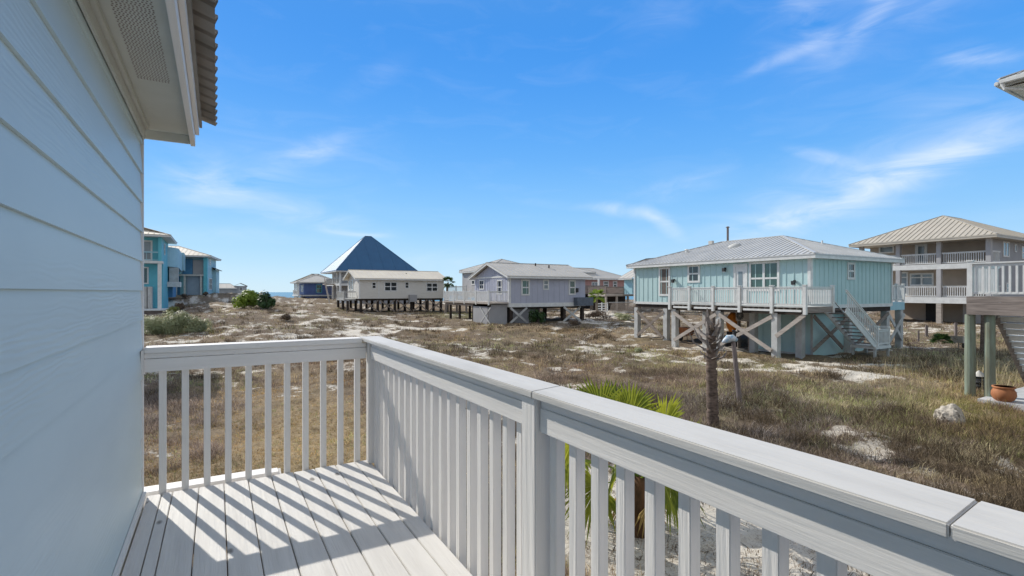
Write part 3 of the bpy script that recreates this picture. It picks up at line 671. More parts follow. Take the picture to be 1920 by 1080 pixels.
def our_deck():
    d = thing('deck', 'white painted plank deck striped with baluster shadows in the foreground', 'deck', (0, 0, 0))
    x = WX+.035; ws = [.075, .012+.045, ]; ws += [.1395]*9; y0 = -1.6; y1 = 3.835
    k = 0
    while x < .98:
        w = ws[k] if k < len(ws) else .1395
        x1 = min(x+w, .985)
        mb = MB().box(x, x1-.005, y0, y1+random.uniform(-.003,.003), DZ-.035, DZ+random.uniform(-.0015,.0015))
        o = mb.build('deck_board', 'deckpaint', d, bevel=.003)
        o.location += Vector((0,0,0)); x = x1; k += 1
    MB().box(WX+.03, .984, 3.79, 3.828, DZ-.24, DZ-.038).box(.945, .983, y0, 3.79, DZ-.24, DZ-.038).build('rim_joist', 'white_x', d)
    j = MB()
    for yy in (-1.4, -.8, -.2, .4, 1.0, 1.6, 2.2, 2.8, 3.4): j.box(WX+.03, .944, yy-.02, yy+.02, DZ-.22, DZ-.037)
    j.build('joists', 'wood', d)
    st = MB().box(WX-.05, .33, 3.935, 4.06, DZ-.13, DZ-.012); st.build('ledge_beam', 'white_x', d, bevel=.004)
    MB().poly([(.331,4.06,DZ-.03),(.331,3.95,DZ-.03),(.40,3.97,DZ-.05),(.40,4.03,DZ-.02)]).box(.331,.38,3.96,4.05,DZ-.13,DZ-.02).build('ledge_end_cap', 'white_x', d)
    for (px_, py_) in ((.93, 3.70), (.93, 1.52), (.93, -1.2), (WX+.15, 3.65)):
        MB().box(px_-.07, px_+.07, py_-.07, py_+.07, -.3, DZ-.245).build('piling', 'wood', d)
our_deck()
TOP, CB, FB = CZ-.340, CZ-.365, CZ-.482
def front_rail():
    t = thing('deck_railing', 'white wooden railing across the far end of the deck beside the blue wall', 'railing', (.3, 3.86, DZ))
    cap = MB().box(WX+.02, .925, 3.79, 3.93, CB-.010, TOP); cap.build('cap_rail', 'white_x', t, bevel=.004)
    f = MB().box(WX+.02, .955, 3.800, 3.826, FB-.008, CB-.045).box(WX+.02, .955, 3.803, 3.826, CB-.042, CB-.0105)
    f.build('fascia_board', 'white_x', t, bevel=.002)
    MB().box(WX+.005, WX+.02, 3.79, 3.85, FB-.02, CB+.01).build('wall_bracket', 'white_z', t)
    for i in range(11):
        x = -.290+i*.1192; w = .019
        MB().box(x-w, x+w, 3.838, 3.876, DZ-.14, CB-.012).build('baluster', 'white_z', t, bevel=.002)
front_rail()
def side_rail():
    t = thing('deck_railing', 'long white wooden railing running from the corner post toward the lower right', 'railing', (1.0, 0, DZ))
    for (ya, yb, ka, kb) in ((3.935, 1.4795, 0, .04), (1.4765, .3305, .04, .014), (.3285, -1.5, .014, 0)):
        n = MB(); n.slab([(.93, ya, TOP), (.93, yb, TOP), (1.08, yb+kb, TOP), (1.08, ya+ka, TOP)], .024)
        n.build('cap_rail', 'cap_y', t, bevel=.003)
    for (ya, yb) in ((3.70, 1.575), (1.475, -1.5)):
        MB().box(.963, .984, yb, ya, FB, CB-.034).box(.9665, .984, yb, ya, CB-.0339, CB-.001).build('fascia_board', 'white_y', t, bevel=.0015)
    MB().box(.945, 1.034, 1.48, 1.57, DZ-.20, CB-.001).build('post', 'white_z', t, bevel=.004)
    MB().box(.960, 1.049, 3.735, 3.824, DZ+.001, CB-.0105).build('post', 'white_z', t, bevel=.004)
    ys = [1.436-.1125*i for i in range(0, 24)]+[1.66+.1125*i for i in range(0, 19)]
    for y in ys:
        if y < -1.4 or y > 3.70: continue
        a = random.uniform(-.002,.002)
        MB().box(.988+a, 1.026+a, y-.019, y+.019, DZ-.16, CB-.001).build('baluster', 'white_z', t, bevel=.002)
side_rail()

# ================================================================== TEAL STILT HOUSE
def teal_house():
    x0, x1, y0, y1 = 25.1, 33.1, 14.35, 26.5; zf, zw = 2.50, 5.02
    h = thing('stilt_house', 'pale teal board-sided stilt house with ribbed grey metal roof, front deck and side stairs', 'house', (x0, y0, 0))
    W = face('W', x0); S = face('S', y0)
    w = MB().box(x0, x1, y0, y1, zf, zw); battens(w, W, y0, y1, zf+.14, zw, .42); battens(w, S, x0, x1, zf+.16, zw, .40); w.build('wall', 'teal', h)
    tr = MB(); fb(tr, W, y0-.03, y0+.12, .0235, .05, zf, zw); fb(tr, S, x0-.02, x0+.13, .0235, .05, zf, zw); fb(tr, W, y0+.12, y1-.12, .0235, .04, zf-.03, zf+.13); fb(tr, S, x0+.13, x1-.1, .0235, .04, zf-.03, zf+.15)
    fb(tr, W, y1-.12, y1+.02, .0235, .05, zf, zw); fb(tr, S, x1-.1, x1+.02, .0235, .045, zf, zw); tr.build('corner_trim', 'white', h)
    r = hip(h, x0-.37, x1+.5, y0-.45, y1+.45, zw+.12, 6.62, 'metal', 'y', rib=.30, ribr=.035)
    # roof fittings
    xx, yy = 28.2, 24.4
    MB().tube([(29.3, 22.2, 6.4), (29.3, 22.2, 7.55)], .07, 12).tube([(29.3,22.2,7.55),(29.3,22.2,7.62)], [.14,.06], 12).build('stovepipe', 'post', r)
    dm = MB(); 
    for i in range(1): dm.tube([(27.6,20.4,6.02),(27.55,20.4,6.17),(27.53,20.4,6.26)], [.42,.36,.12], 16)
    dm.build('skylight_dome', 'white2', r, smooth=True)
    MB().tube([(27.0,23.6,5.78),(27.0,23.6,6.06)], .09, 10).tube([(27.0,23.6,6.06),(27.0,23.6,6.12)], [.16,.10], 10).build('roof_vent', 'white', r)
    MB().tube([(30.2,16.6,5.9),(30.2,16.6,6.25)], .05, 8).build('vent_pipe', 'white', r)
    MB().box(29.0,29.2,23.2,23.5,6.5,6.75).build('ridge_cap_vent', 'metalgrey', r)
    # west wall openings
    def wy(a): return onx(a, x0)
    def wz(p, a): return zat(p, x0, wy(a))
    def win(pa, pb, pt, pbm, **k): return window(h, W, wy(pa), wy(pb), wz(pbm, (pa+pb)/2), wz(pt, (pa+pb)/2), **k)
    win(1236, 1257, 501, 555, rows=2, casing=.13, glass='screen')
    win(1290, 1313, 496.5, 530, rows=2, casing=.12)
    win(1405, 1462, 490, 546, cols=2, rows=2, casing=.12, glass='glassgreen', split=.42)
    # glazed door
    ya, yb = wy(1402), wy(1376); zt = wz(495, 1390)
    d = MB(); fb(d, W, ya, ya+.14, .002, .06, zf, zt); fb(d, W, yb-.14, yb, .002, .06, zf, zt); fb(d, W, ya+.14, yb-.14, .002, .06, zt-.14, zt); fb(d, W, ya+.14, yb-.14, .002, .03, zf, zt-.14)
    dd = d.build('door', 'white', h); p = MB(); fb(p, W, ya+.30, yb-.30, .031, .04, zf+.3, zt-.42); p.build('pane', 'glasspale', dd)
    p = MB(); fb(p, W, ya+.24, ya+.28, .031, .07, zf+1.0, zf+1.06); p.build('handle', 'black', dd)
    for pa in (1361, 1491, 1265):
        a = wy(pa); zc = wz({1361:505, 1491:529, 1265:526}[pa], pa); l = MB(); fb(l, W, a-.05, a+.05, .024, .10, zc, zc+.10); fb(l, W, a-.08, a+.08, .10, .24, zc-.13, zc+.06)
        lo = l.build('wall_lamp', 'black', h); l = MB(); fb(l, W, a-.05, a+.05, .12, .22, zc-.17, zc-.131); l.build('lamp_glass', 'white', lo)
    def sx(a): return ony(a, y0)
    window(h, S, sx(1588), sx(1602), zat(524.5, sx(1595), y0), zat(492, sx(1595), y0), casing=.12, rows=2)
    # floor frame, pilings
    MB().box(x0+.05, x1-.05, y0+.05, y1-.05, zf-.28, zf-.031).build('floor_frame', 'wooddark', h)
    for (a, b) in ((x0+.15, y1-.15), (x0+.15, 23.7), (x0+.15, 20.6), (x0+.15, 17.5), (x0+.25, 15.0), (29.1, y1-.2), (x1-.2, y1-.2), (x1-.3, y0+.2), (29.1, y0+.3), (29.1, 20.4), (x1-.2, 20.4), (29.1,17.4)):
        piling(h, a, b, zf-.285, .32 if a != 29.1 else .28, 'white2' if a < 26 or b < 15 else 'wood')
    for (a, b) in ((23.5, 21.4), (23.5, 18.3), (23.5, 15.1)):
        piling(h, a, b, 2.28, .30, 'white2')
    def xb(xp, ya, yb, z0=.35, z1=2.2, m='woodpale'):
        brace(h, (xp-.17, ya, z0), (xp-.17, yb, z1), m=m); brace(h, (xp-.22, yb, z0), (xp-.22, ya, z1), m=m)
    xb(23.5, 21.35, 18.4, .45, 2.1); xb(23.5, 18.2, 15.2, .45, 2.1); xb(x0+.15, y1-.3, 23.8, .3, 2.0, 'wood')
    brace(h, (23.33, 15.0, 1.15), (23.33, 13.6, 2.25)); brace(h, (29.0, 14.5, .4), (29.0, 18, 2.0), m='wood')
    for s in (0, 1): brace(h, (29.2 if s else x1-.4, y0+.02-.05*s, .5), (x1-.4 if s else 29.2, y0+.02-.05*s, 2.1), m='wood', face_n=(0,1,0))
    brace(h, (25.4, y0+.05, .4), (28.9, y0+.05, 2.1), m='wood', face_n=(0,1,0)); brace(h, (25.4, y0+.0, 2.1), (28.0, y0+.0, .4), m='wood', face_n=(0,1,0))
    # deck
    dz = 2.60; dy0, dy1 = 13.55, 21.6
    dk = MB(); y = dy0
    dk.box(23.25, 25.04, dy0, dy1, dz-.04, dz).box(25.05, 25.6, dy0, y0-.06, dz-.04, dz)
    D = dk.build('deck_floor', 'white2', h)
    j = MB()
    yy = dy0+.1
    while yy < dy1: j.box(23.32, 25.04, yy-.02, yy+.02, dz-.19, dz-.043); yy += .32
    j.build('joists', 'woodpale', D)
    MB().box(23.38, 23.62, dy0+.2, dy1-.1, dz-.38, dz-.195).build('girder', 'wooddark', D)
    MB().box(23.27, 25.6, dy0-.03, dy0-.002, dz-.28, dz-.001).build('rim_board', 'woodx', D)
    # outer rim boards seen between the posts
    for (a, b) in ((dy0+.15, 15.0), (15.25, 16.7), (16.95, 18.2), (18.45, 19.8), (20.05, 21.3)):
        MB().box(23.22, 23.248, a, b, dz-.24, dz-.14).build('rim_board', 'white', D)
    railing(h, (23.27, dy1), (23.27, dy0), dz, .92, .135, posts=(0, .18, .38, .58, .80, 1), ps=.14, split=True, postdrop=.35)
    railing(h, (23.27, dy0), (25.6, dy0), dz, .92, .135, posts=(.98,), ps=.13, split=True, postdrop=.3)
    railing(h, (25.0, dy1), (23.27, dy1), dz, .92, .135, posts=(), split=False)
    # stairs down the side
    stairs(h, 25.62, 28.5, 13.0, 13.95, 2.55, .62, 10, 'post', 'white')
    railing(h, (25.62, 12.98), (28.5, 12.98), 2.50, .88, .19, bs=.035, zq=.62, posts=(1,), ps=.10, split=True, postdrop=.1)
    stg = MB().beam((25.62, 13.98, 3.40), (28.5, 13.98, 1.52), .06, .05).build('handrail', 'white', h)
    l = MB().box(28.2, 29.7, 12.9, 14.1, .45, .58); l.build('stair_landing', 'white', h)
    railing(h, (28.55, 12.96), (29.6, 12.96), .60, .80, .12, bs=.045, posts=(1,), ps=.09, postdrop=.1)
    railing(h, (29.65, 12.96), (29.65, 14.0), .60, .92, .15, posts=(), ps=.09)
    for a, b in ((28.3, 13.0), (29.6, 13.0), (28.3, 14.0), (29.6, 14.0)): MB().box(a-.05, a+.05, b-.05, b+.05, -.2, .449).build('landing_leg', 'white2', h)
    # enclosed room under the floor
    r0, r1, q0, q1 = 26.1, 31.0, 14.8, 18.1
    rm = MB().box(r0, r1, q0, q1, .02, zf-.30); battens(rm, face('W', r0), q0, q1, .05, zf-.32, .6); R_ = rm.build('storage_room', 'teal', h)
    FW = face('W', r0)
    for (a_, b_, c_, d_, e_) in ((q0-.02, q0+.1, .04, .02, 2.15), (q1-.1, q1+.02, .04, .02, 2.15), (q0+.1, q1-.1, .035, .02, .14)): ft = MB(); fb(ft, FW, a_, b_, .0235, c_, d_, e_); ft.build('trim', 'white2', R_)
    # side platform at the back
    b0 = ony(1672, 14.6); 
    an = MB().box(x1+.05, x1+1.75, y0+.1, y0+3.0, 2.25, 2.70); A = an.build('side_platform', 'tealpale', h)
    railing(h, (x1+.1, y0+.15), (x1+1.7, y0+.15), 2.72, .95, .15, posts=(.0, .5, 1), ps=.12, postdrop=0)
    railing(h, (x1+1.7, y0+.15), (x1+1.7, y0+3.0), 2.72, .95, .15, posts=(1,), ps=.12, postdrop=0)
    for a, b in ((x1+1.55, y0+.3), (x1+1.55, y0+2.8)): piling(h, a, b, 2.245, .30, 'white2')
    brace(h, (x1+1.5, y0+.1, .5), (x1-.2, y0+.1, 2.1), m='white2', face_n=(0,1,0)); brace(h, (x1-.2, y0+.0, .5), (x1+1.5, y0+.0, 2.0), m='white2', face_n=(0,1,0))
teal_house()

def under_house_things():
    # orange kayak on end, orange tub, air conditioner
    x, y = 26.6, 19.9; g = gzs(x, y)
    mb = MB(); pts = []; rad = []
    for i in range(11): t = i/10; pts.append((x+.05*math.sin(t*3), y-.1*t, g+.85+1.15*t)); rad.append(.04+.34*math.sin(math.pi*min(max(t, .04), .96))**.6)
    mb.tube(pts, rad, 12); k = thing('kayak', 'bright orange kayak hull propped high under the teal stilt house', 'kayak', (x, y, g)); mb.build('hull', 'orange', k, smooth=True)
    MB().tube([(x-.22, y-.05, g+1.3), (x-.30, y-.05, g+1.45), (x-.22, y-.05, g+1.6)], [.05, .09, .05], 10).build('seat_rim', 'black', k)
    MB().box(x-.05, x+.25, y-.3, y+.3, g-.05, g+.85).build('stand', 'wooddark', k)
    x, y = 26.3, 23.0; g = gzs(x, y); t = thing('wheelbarrow', 'rust-orange wheelbarrow standing under the teal house behind the braces', 'wheelbarrow', (x, y, g))
    b = MB(); b.slab([(x-.35,y-.5,g+.95),(x+.35,y-.5,g+.95),(x+.35,y+.5,g+.95),(x-.35,y+.5,g+.95)], .03); n = len(b.v)
    b.v += [(x-.35,y-.5,g+.92),(x+.35,y-.5,g+.92),(x+.35,y+.5,g+.92),(x-.35,y+.5,g+.92),(x-.2,y-.3,g+.45),(x+.2,y-.3,g+.45),(x+.2,y+.3,g+.45),(x-.2,y+.3,g+.45)]
    b.f += [(n+i, n+(i+1) % 4, n+4+(i+1) % 4, n+4+i) for i in range(4)]+[(n+4,n+5,n+6,n+7)]
    b.build('tray', 'terra', t); MB().tube([(x-.06, y+.55, g+.25), (x+.06, y+.55, g+.25)], .22, 16).build('wheel', 'black', t)
    for s in (-.2, .2):
        MB().tube([(x+s*.3, y+.55, g+.25), (x+s, y-.2, g+.5), (x+s*1.4, y-1.0, g+.75)], .02, 6).build('handle', 'wood', t); MB().tube([(x+s, y-.25, g), (x+s, y-.2, g+.5)], .02, 6).build('leg', 'black', t)
    x, y = 26.0, 18.75; g = gzs(x, y); z = 1.62
    t = thing('air_conditioner', 'pale box air conditioner with round fan grille beside the under-house room', 'air conditioner', (x, y, g))
    MB().box(x, x+.35, y-.45, y+.42, z, z+.62).build('cabinet', 'woodpale', t, bevel=.01)
    q = MB(); q.tube([(x-.012, y+.14, z+.31), (x-.001, y+.14, z+.31)], .24, 24); fo = q.build('fan_opening', 'black', t)
    q = MB()
    for i in range(6): a = math.pi*i/6; q.beam((x-.02, y+.14-math.cos(a)*.23, z+.31-math.sin(a)*.23), (x-.02, y+.14+math.cos(a)*.23, z+.31+math.sin(a)*.23), .008, .008)
    q.build('fan_guard', 'metalgrey', fo); MB().box(x+.05, x+.3, y-.4, y-.34, g-.1, z-.001).box(x+.05, x+.3, y+.3, y+.36, g-.1, z-.001).build('stand', 'wood', t)
under_house_things()

# ================================================================== NEIGHBOUR ON THE RIGHT
def right_neighbour():
    t = thing('neighbour_deck', 'raised deck with weathered grey rim, white railing and round green pilings at the right edge', 'deck', (20.3, 6.76, 0))
    x0, x1, ya, yb = 20.3, 22.7, 1.0, 6.76; z = 3.16
    MB().box(x0+.05, x1, ya, yb-.05, z-.045, z-.005).build('deck_floor', 'woodx', t)
    MB().box(x0, x0+.048, ya, yb, z-.18, z-.008).box(x0+.004, x0+.046, ya, yb, z-.57, z-.184).build('rim_beam', 'woodx', t, bevel=.003)
    MB().box(x0+.05, x1, yb-.05, yb-.002, z-.57, z-.05).build('rim_beam', 'woodx', t)
    railing(t, (x0+.06, yb-.08), (x0+.06, ya), z, 1.02, .150, bs=.05, posts=(0, .33), ps=.13, cap=.14, postdrop=.0, split=True)
    railing(t, (x0+.2, yb-.06), (x1, yb-.06), z, 1.02, .14, bs=.05, posts=(), cap=.10, postdrop=.0)
    for (px_, Y) in ((1819, 16.05), (1856, 15.7)):
        a, b = G(px_, Y); piling(t, a, b, z-.575, .27, 'green_pile', rnd=True)
    piling(t, 20.6, 2.5, z-.575, .27, 'green_pile', rnd=True)
    stairs(t, 21.7, 24.3, 5.65, 6.45, 2.62, .30, 11, 'white', 'wood', solid=True)
    MB().box(24.25, 24.4, 6.3, 6.45, 0, 1.1).build('stair_post', 'woodpale', t)
    # house whose roof corner pokes in
    h = thing('neighbour_house', 'neighbouring house of which only the white eave corner and gutter show at upper right', 'house', (23, 5, 0))
    e = CZ+6.62
    MB().box(23.3, 33, -6, 5.0, 2.4, e-.12).build('wall', 'tealpale', h)
    r = hip(h, 21.15, 35, -8, 6.25, e, e+3.0, 'metal', 'y', rib=.4, fascia='white2')
    g = MB().box(21.02, 21.145, -8, 6.2, e-.18, e-.05).box(21.15, 35, 6.25, 6.36, e-.18, e-.05); g.build('gutter', 'white', h, bevel=.02)
    MB().tube([(21.08, 6.15, e-.18), (21.1, 6.1, e-.34), (21.5, 5.7, e-.42), (22.6, 5.05, e-.46)], .045, 10).build('downpipe', 'white', h)
    MB().box(21.3, 23.3, -7.8, 6.1, e-.28, e-.26).build('soffit', 'vinyl', h)
    for (a, b) in ((23.5, 4.8), (32.7, 4.8), (23.5, -5.7)): piling(h, a, b, 2.395, .3, 'green_pile', rnd=True)
    s = MB().box(19.75, 27, 2.0, 6.32, -.25, .10)
    o = s.build('patio_slab', 'concrete', None, bevel=.01); struct(o)
    # clay pot
    X, Yy = G(1882, 15.0); zz = .10; pt = thing('flower_pot', 'round terracotta pot standing on the concrete slab by the green pilings', 'pot', (X, Yy, zz))
    prof = [(.17,0),(.24,.06),(.285,.17),(.275,.28),(.235,.35),(.225,.37),(.265,.39),(.265,.43),(.225,.43),(.215,.36),(.2,.30)]
    mb = MB(); mb.tube([(X, Yy, zz+b) for a, b in prof], [a for a, b in prof], 28, cap=False); mb.build('pot_body', 'terra', pt, smooth=True)
    MB().tube([(X, Yy, zz+.28), (X, Yy, zz+.30)], .21, 20).build('soil', 'wooddark', pt)
    # stacked black ornament
    X, Yy = G(1836, 16.9); zz = gzs(X, Yy)+.12; t2 = thing('garden_ornament', 'dark stacked ornament with a grey cone top standing behind the two green pilings', 'ornament', (X, Yy, zz))
    for (a, b, c, d) in ((0, .16, .20, .26), (.17, .30, .25, .15), (.33, .42, .14, .27)):
        MB().tube([(X, Yy, zz+a), (X, Yy, zz+(a+b)/2), (X, Yy, zz+b)], [c*.8, c, d*.8], 14).build('tier', 'black', t2, smooth=True)
    MB().tube([(X, Yy, zz+.43), (X-.02, Yy, zz+.60)], [.2, .02], 14).build('cone_top', 'metalgrey', t2)
    # pale rock
    X, Yy = G(1781, 12.9); zz = gzs(X, Yy); bm = bmesh.new(); bmesh.ops.create_icosphere(bm, subdivisions=4, radius=1)
    for v in bm.verts:
        p = v.co; n = float(fbm(np.array([p.x*1.7+p.z*1.3+5]), np.array([p.y*1.7-p.z*.9+3]), 4, 3)[0]); n2 = float(fbm(np.array([p.x*5+p.z*3]), np.array([p.y*5+p.z*2+8]), 6, 2)[0])
        v.co = Vector((p.x*.33, p.y*.27, p.z*.34))*(.55+.75*n+.25*n2)
        if v.co.z < -.05: v.co.z = -.05
    me = bpy.data.meshes.new('rock'); bm.to_mesh(me); bm.free(); me.materials.append(M_['rock']); o = bpy.data.objects.new('rock', me); COL.objects.link(o); o.location = (X, Yy, zz+.10); o['label'] = 'pale pitted limestone rock lying in the dry grass'; o['category'] = 'rock'
right_neighbour()

# ================================================================== BIG BEIGE HOUSE
def beige_house():
    xc = 56.8; xw = 58.9; y0, y1 = 17.2, 27.5; x1 = 71
    h = thing('balcony_house', 'large beige three-level house with two balconies, grey columns and tan metal hip roof', 'house', (xc, y0, 0))
    z1, z2, ze = 2.80, 5.80, 8.10
    MB().box(xw, x1, y0+.3, y1, z1, ze).build('wall', 'beige', h)
    MB().box(xc+.5, x1-.01, y0+.27, y0+.297, z1, ze).build('side_wall', 'beigegrey', h)
    MB().box(xw+1.5, x1, y0+2, y1-.5, .2, z1-.3).build('ground_floor_wall', 'beige', h)
    q = MB().box(xw+1.35, xw+1.49, y0+4.7, y0+6.0, .2, 2.3); q.build('garage_opening', 'black', h)
    q = MB().box(xw+.4, xw+.9, y0+1.2, y0+2.8, .2, z1-.31); q.build('storage_wall', 'greyh', h)
    MB().box(xc-.15, xw-.002, y0, y1, z1-.55, z1).build('lower_balcony', 'white', h)
    MB().box(xc-.15, xw-.002, y0, y1, z2-.45, z2).build('upper_balcony', 'white', h)
    for y in (y0+.2, 20.85, 24.05, 27.3):
        MB().box(xc-.14, xc+.24, y-.19, y+.19, .2, z1-.553).build('column', 'woodpale', h)
        MB().box(xc-.16, xc+.22, y-.17, y+.17, z1+.002, z2-.453).build('column', 'greyh', h)
        MB().box(xc-.16, xc+.22, y-.17, y+.17, z2+.002, ze-.1).build('column', 'greyh', h)
    ys = (y0+.4, 20.66, 21.04, 23.86, 24.24, 27.1)
    for z in (z1, z2):
        for k in (0, 2, 4): railing(h, (xc, ys[k+1]), (xc, ys[k]), z, 1.0, .16, bs=.05, posts=(), m='white')
        railing(h, (xc+.1, y0+.1), (xw, y0+.1), z, 1.0, .2, posts=(), m='white')
    hip(h, xc-.9, x1+.5, y0-.6, y1+.6, ze, 10.75, 'metaltan', 'x', rib=.42, ribr=.05, fascia='metaltan', t=.1)
    W = face('W', xw)
    def win(pa, pb, pt, pbm, **k):
        a = onx(pa, xw); b = onx(pb, xw); m = (a+b)/2; window(h, W, a, b, zat(pbm, xw, m), zat(pt, xw, m), **k)
    win(1648, 1677, 461, 475, rows=1, casing=.14, glass='glasspale')
    win(1716, 1739, 457, 495, rows=1, casing=.25, glass='glasspale', name='balcony_door')
    win(1685, 1703, 510, 553, rows=2, casing=.14, glass='glasspale', name='balcony_door', split=.8)
    win(1706, 1751, 512, 536, cols=2, rows=2, casing=.14, glass='glasspale', split=.7)
    S = face('S', y0+.27)
    def wins(pa, pb, pt, pbm, **k):
        a = ony(pa, y0+.27); b = ony(pb, y0+.27); m = (a+b)/2; window(h, S, a, b, zat(pbm, m, y0+.27), zat(pt, m, y0+.27), **k)
    wins(1880, 1892, 453, 482, cols=2, rows=1, casing=.13, glass='glasspale'); wins(1902, 1906, 458, 473, rows=1, casing=.1, glass='glasspale'); wins(1915, 1925, 462, 486, cols=1, casing=.13, glass='glasspale')
    wins(1863, 1872, 470, 492, rows=1, casing=.2, glass='glasspale', name='balcony_door')
    wins(1886, 1894, 530, 550, cols=1, casing=.12)
beige_house()

# ================================================================== LAVENDER HOUSE
def lavender_house():
    x0, x1, y0, y1 = 22.8, 31.4, 40.0, 47.1; zf, zw = 2.05, 4.68; yc = (y0+y1)/2; zr = 5.95
    h = thing('stilt_house', 'lavender grey stilt house with low gable roof and long white-railed deck on its left', 'house', (x0, y0, 0))
    W = face('W', x0); S = face('S', y0)
    w = MB().box(x0, x1, y0, y1, zf, zw); n = len(w.v)
    for xx in (x0, x1): w.v += [(xx, y0, zw), (xx, y1, zw), (xx, yc, zr-.05)]
    w.f += [(n,n+1,n+2),(n+3,n+5,n+4),(n,n+2,n+5,n+3),(n+1,n+4,n+5,n+2)]
    battens(w, W, y0, y1, zf+.2, zw, .4, .06, .03); battens(w, S, x0, x1, zf+.25, zw, .6, .05, .02)
    k = 1
    for i in range(1, 18):
        a = y0+(y1-y0)*i/18; zt = zw+(zr-.15-zw)*(1-abs(a-yc)/((y1-y0)/2)); 
        if zt > zw+.1: fb(w, W, a-.03, a+.03, .001, .03, zw+.08, zt)
    w.build('wall', 'lav', h)
    t = MB(); fb(t, S, x0-.03, x1, .021, .06, zf-.15, zf+.22); fb(t, W, y0, y1, .031, .06, zf-.15, zf+.12); fb(t, W, y0-.02, y0+.14, .061, .08, zf, zw); fb(t, S, x0-.03, x0+.14, .061, .08, zf+.2, zw); fb(t, W, y0+.2, y1, .031, .05, zw-.08, zw+.06); t.build('trim', 'white', h)
    r = hip(h, x0-.5, x1+.5, y0-.55, y1+.55, zw+.05, zr+.15, 'metalgrey', 'x', 0, 0, rib=.5, ribr=.03, soffit=False)
    for (a, b) in ((27.4, 42.8), (28.6, 42.2)): z = zw+.05+(zr+.1-zw)*(1-abs(b-yc)/4.1); MB().tube([(a, b, z-.1), (a, b, z+.28)], .07, 8).build('vent_pipe', 'wooddark', r)
    def ws(pa, pb, pt, pbm, **k): a = ony(pa, y0); b = ony(pb, y0); m = (a+b)/2; window(h, S, a, b, zat(pbm, m, y0), zat(pt, m, y0), **k)
    ws(977, 993, 524, 554, glass='glassgreen', casing=.14); ws(1018, 1029, 524, 543.5, casing=.12, glass='glasspale'); ws(1066, 1079, 525, 553, glass='glassgreen', casing=.14)
    def ww(pa, pb, pt, pbm, **k): a = onx(pa, x0); b = onx(pb, x0); m = (a+b)/2; return window(h, W, a, b, zat(pbm, x0, m), zat(pt, x0, m), **k)
    ww(899, 908, 525, 543); ww(932.5, 942, 525, 552, name='door')
    a = ony(1081, y0); l = MB(); fb(l, S, a-.1, a+.1, .02, .2, 3.25, 3.65); l.build('wall_meter', 'black', h)
    MB().box(ony(1081, 39.5), x1+.5, 39.35, y0-.065, 1.95, 2.75).build('equipment_platform', mat('slate_screen', (.12,.15,.19), (.09,.11,.14), .6, 3), h)
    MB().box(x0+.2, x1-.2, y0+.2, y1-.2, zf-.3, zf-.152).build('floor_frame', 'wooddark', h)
    for a in (x0+.3, 26.0, 29.0, x1-.2):
        for b in (y0+.25, yc, y1-.25): piling(h, a, b, zf-.305, .30, 'wooddark')
    for (a, b) in ((957, 989), (1057, 1089)):
        xa, xb = ony(a, y0), ony(b, y0)
        brace(h, (xa, y0+.05, .45), (xb, y0+.05, zf-.2), h=.2, m='white2', face_n=(0,1,0)); brace(h, (xb, y0-.0, .45), (xa, y0-.0, zf-.2), h=.2, m='white2', face_n=(0,1,0))
    MB().box(20.9, 22.75, 40.3, 43.5, .3, 2.15).build('storage_room', 'beigegrey', h)
    MB().box(x0+.5, 26.0, y0+.6, 43, .3, zf-.31).build('storage_room', 'beigegrey', h)
    dz = 2.36; dx = 20.7; yn = 50.2
    D = MB().box(dx, x0-.07, y0, yn, dz-.14, dz).build('deck_floor', 'woodpale', h)
    MB().box(dx+.2, dx+.4, y0+.3, yn-.2, dz-.40, dz-.145).build('girder', 'wood', D)
    railing(h, (dx+.05, y0+.05), (x0-.12, y0+.05), dz, .98, .14, m='white', posts=(0,)); railing(h, (dx+.05, yn), (dx+.05, y0+.05), dz, .98, .16, m='white', posts=(0, .25, .5, .75))
    railing(h, (dx, yn), (x0+1, yn), dz, .98, .16, m='white', posts=(1,))
    for (px_, xx) in ((845, dx+.3), (862, dx+.3), (888, dx+.3), (917, dx+.3), (881, x0-.3), (899, x0-.3), (926, x0-.2)):
        piling(h, xx, onx(px_, xx), dz-.405 if xx < 21.5 else dz-.145, .26, 'wooddark', rnd=True)
    brace(h, (dx+.2, onx(897, dx), .45), (dx+.2, onx(916, dx), 1.9), h=.12, m='white2'); brace(h, (dx+.15, onx(916, dx), .45), (dx+.15, onx(897, dx), 1.9), h=.12, m='white2')
lavender_house()

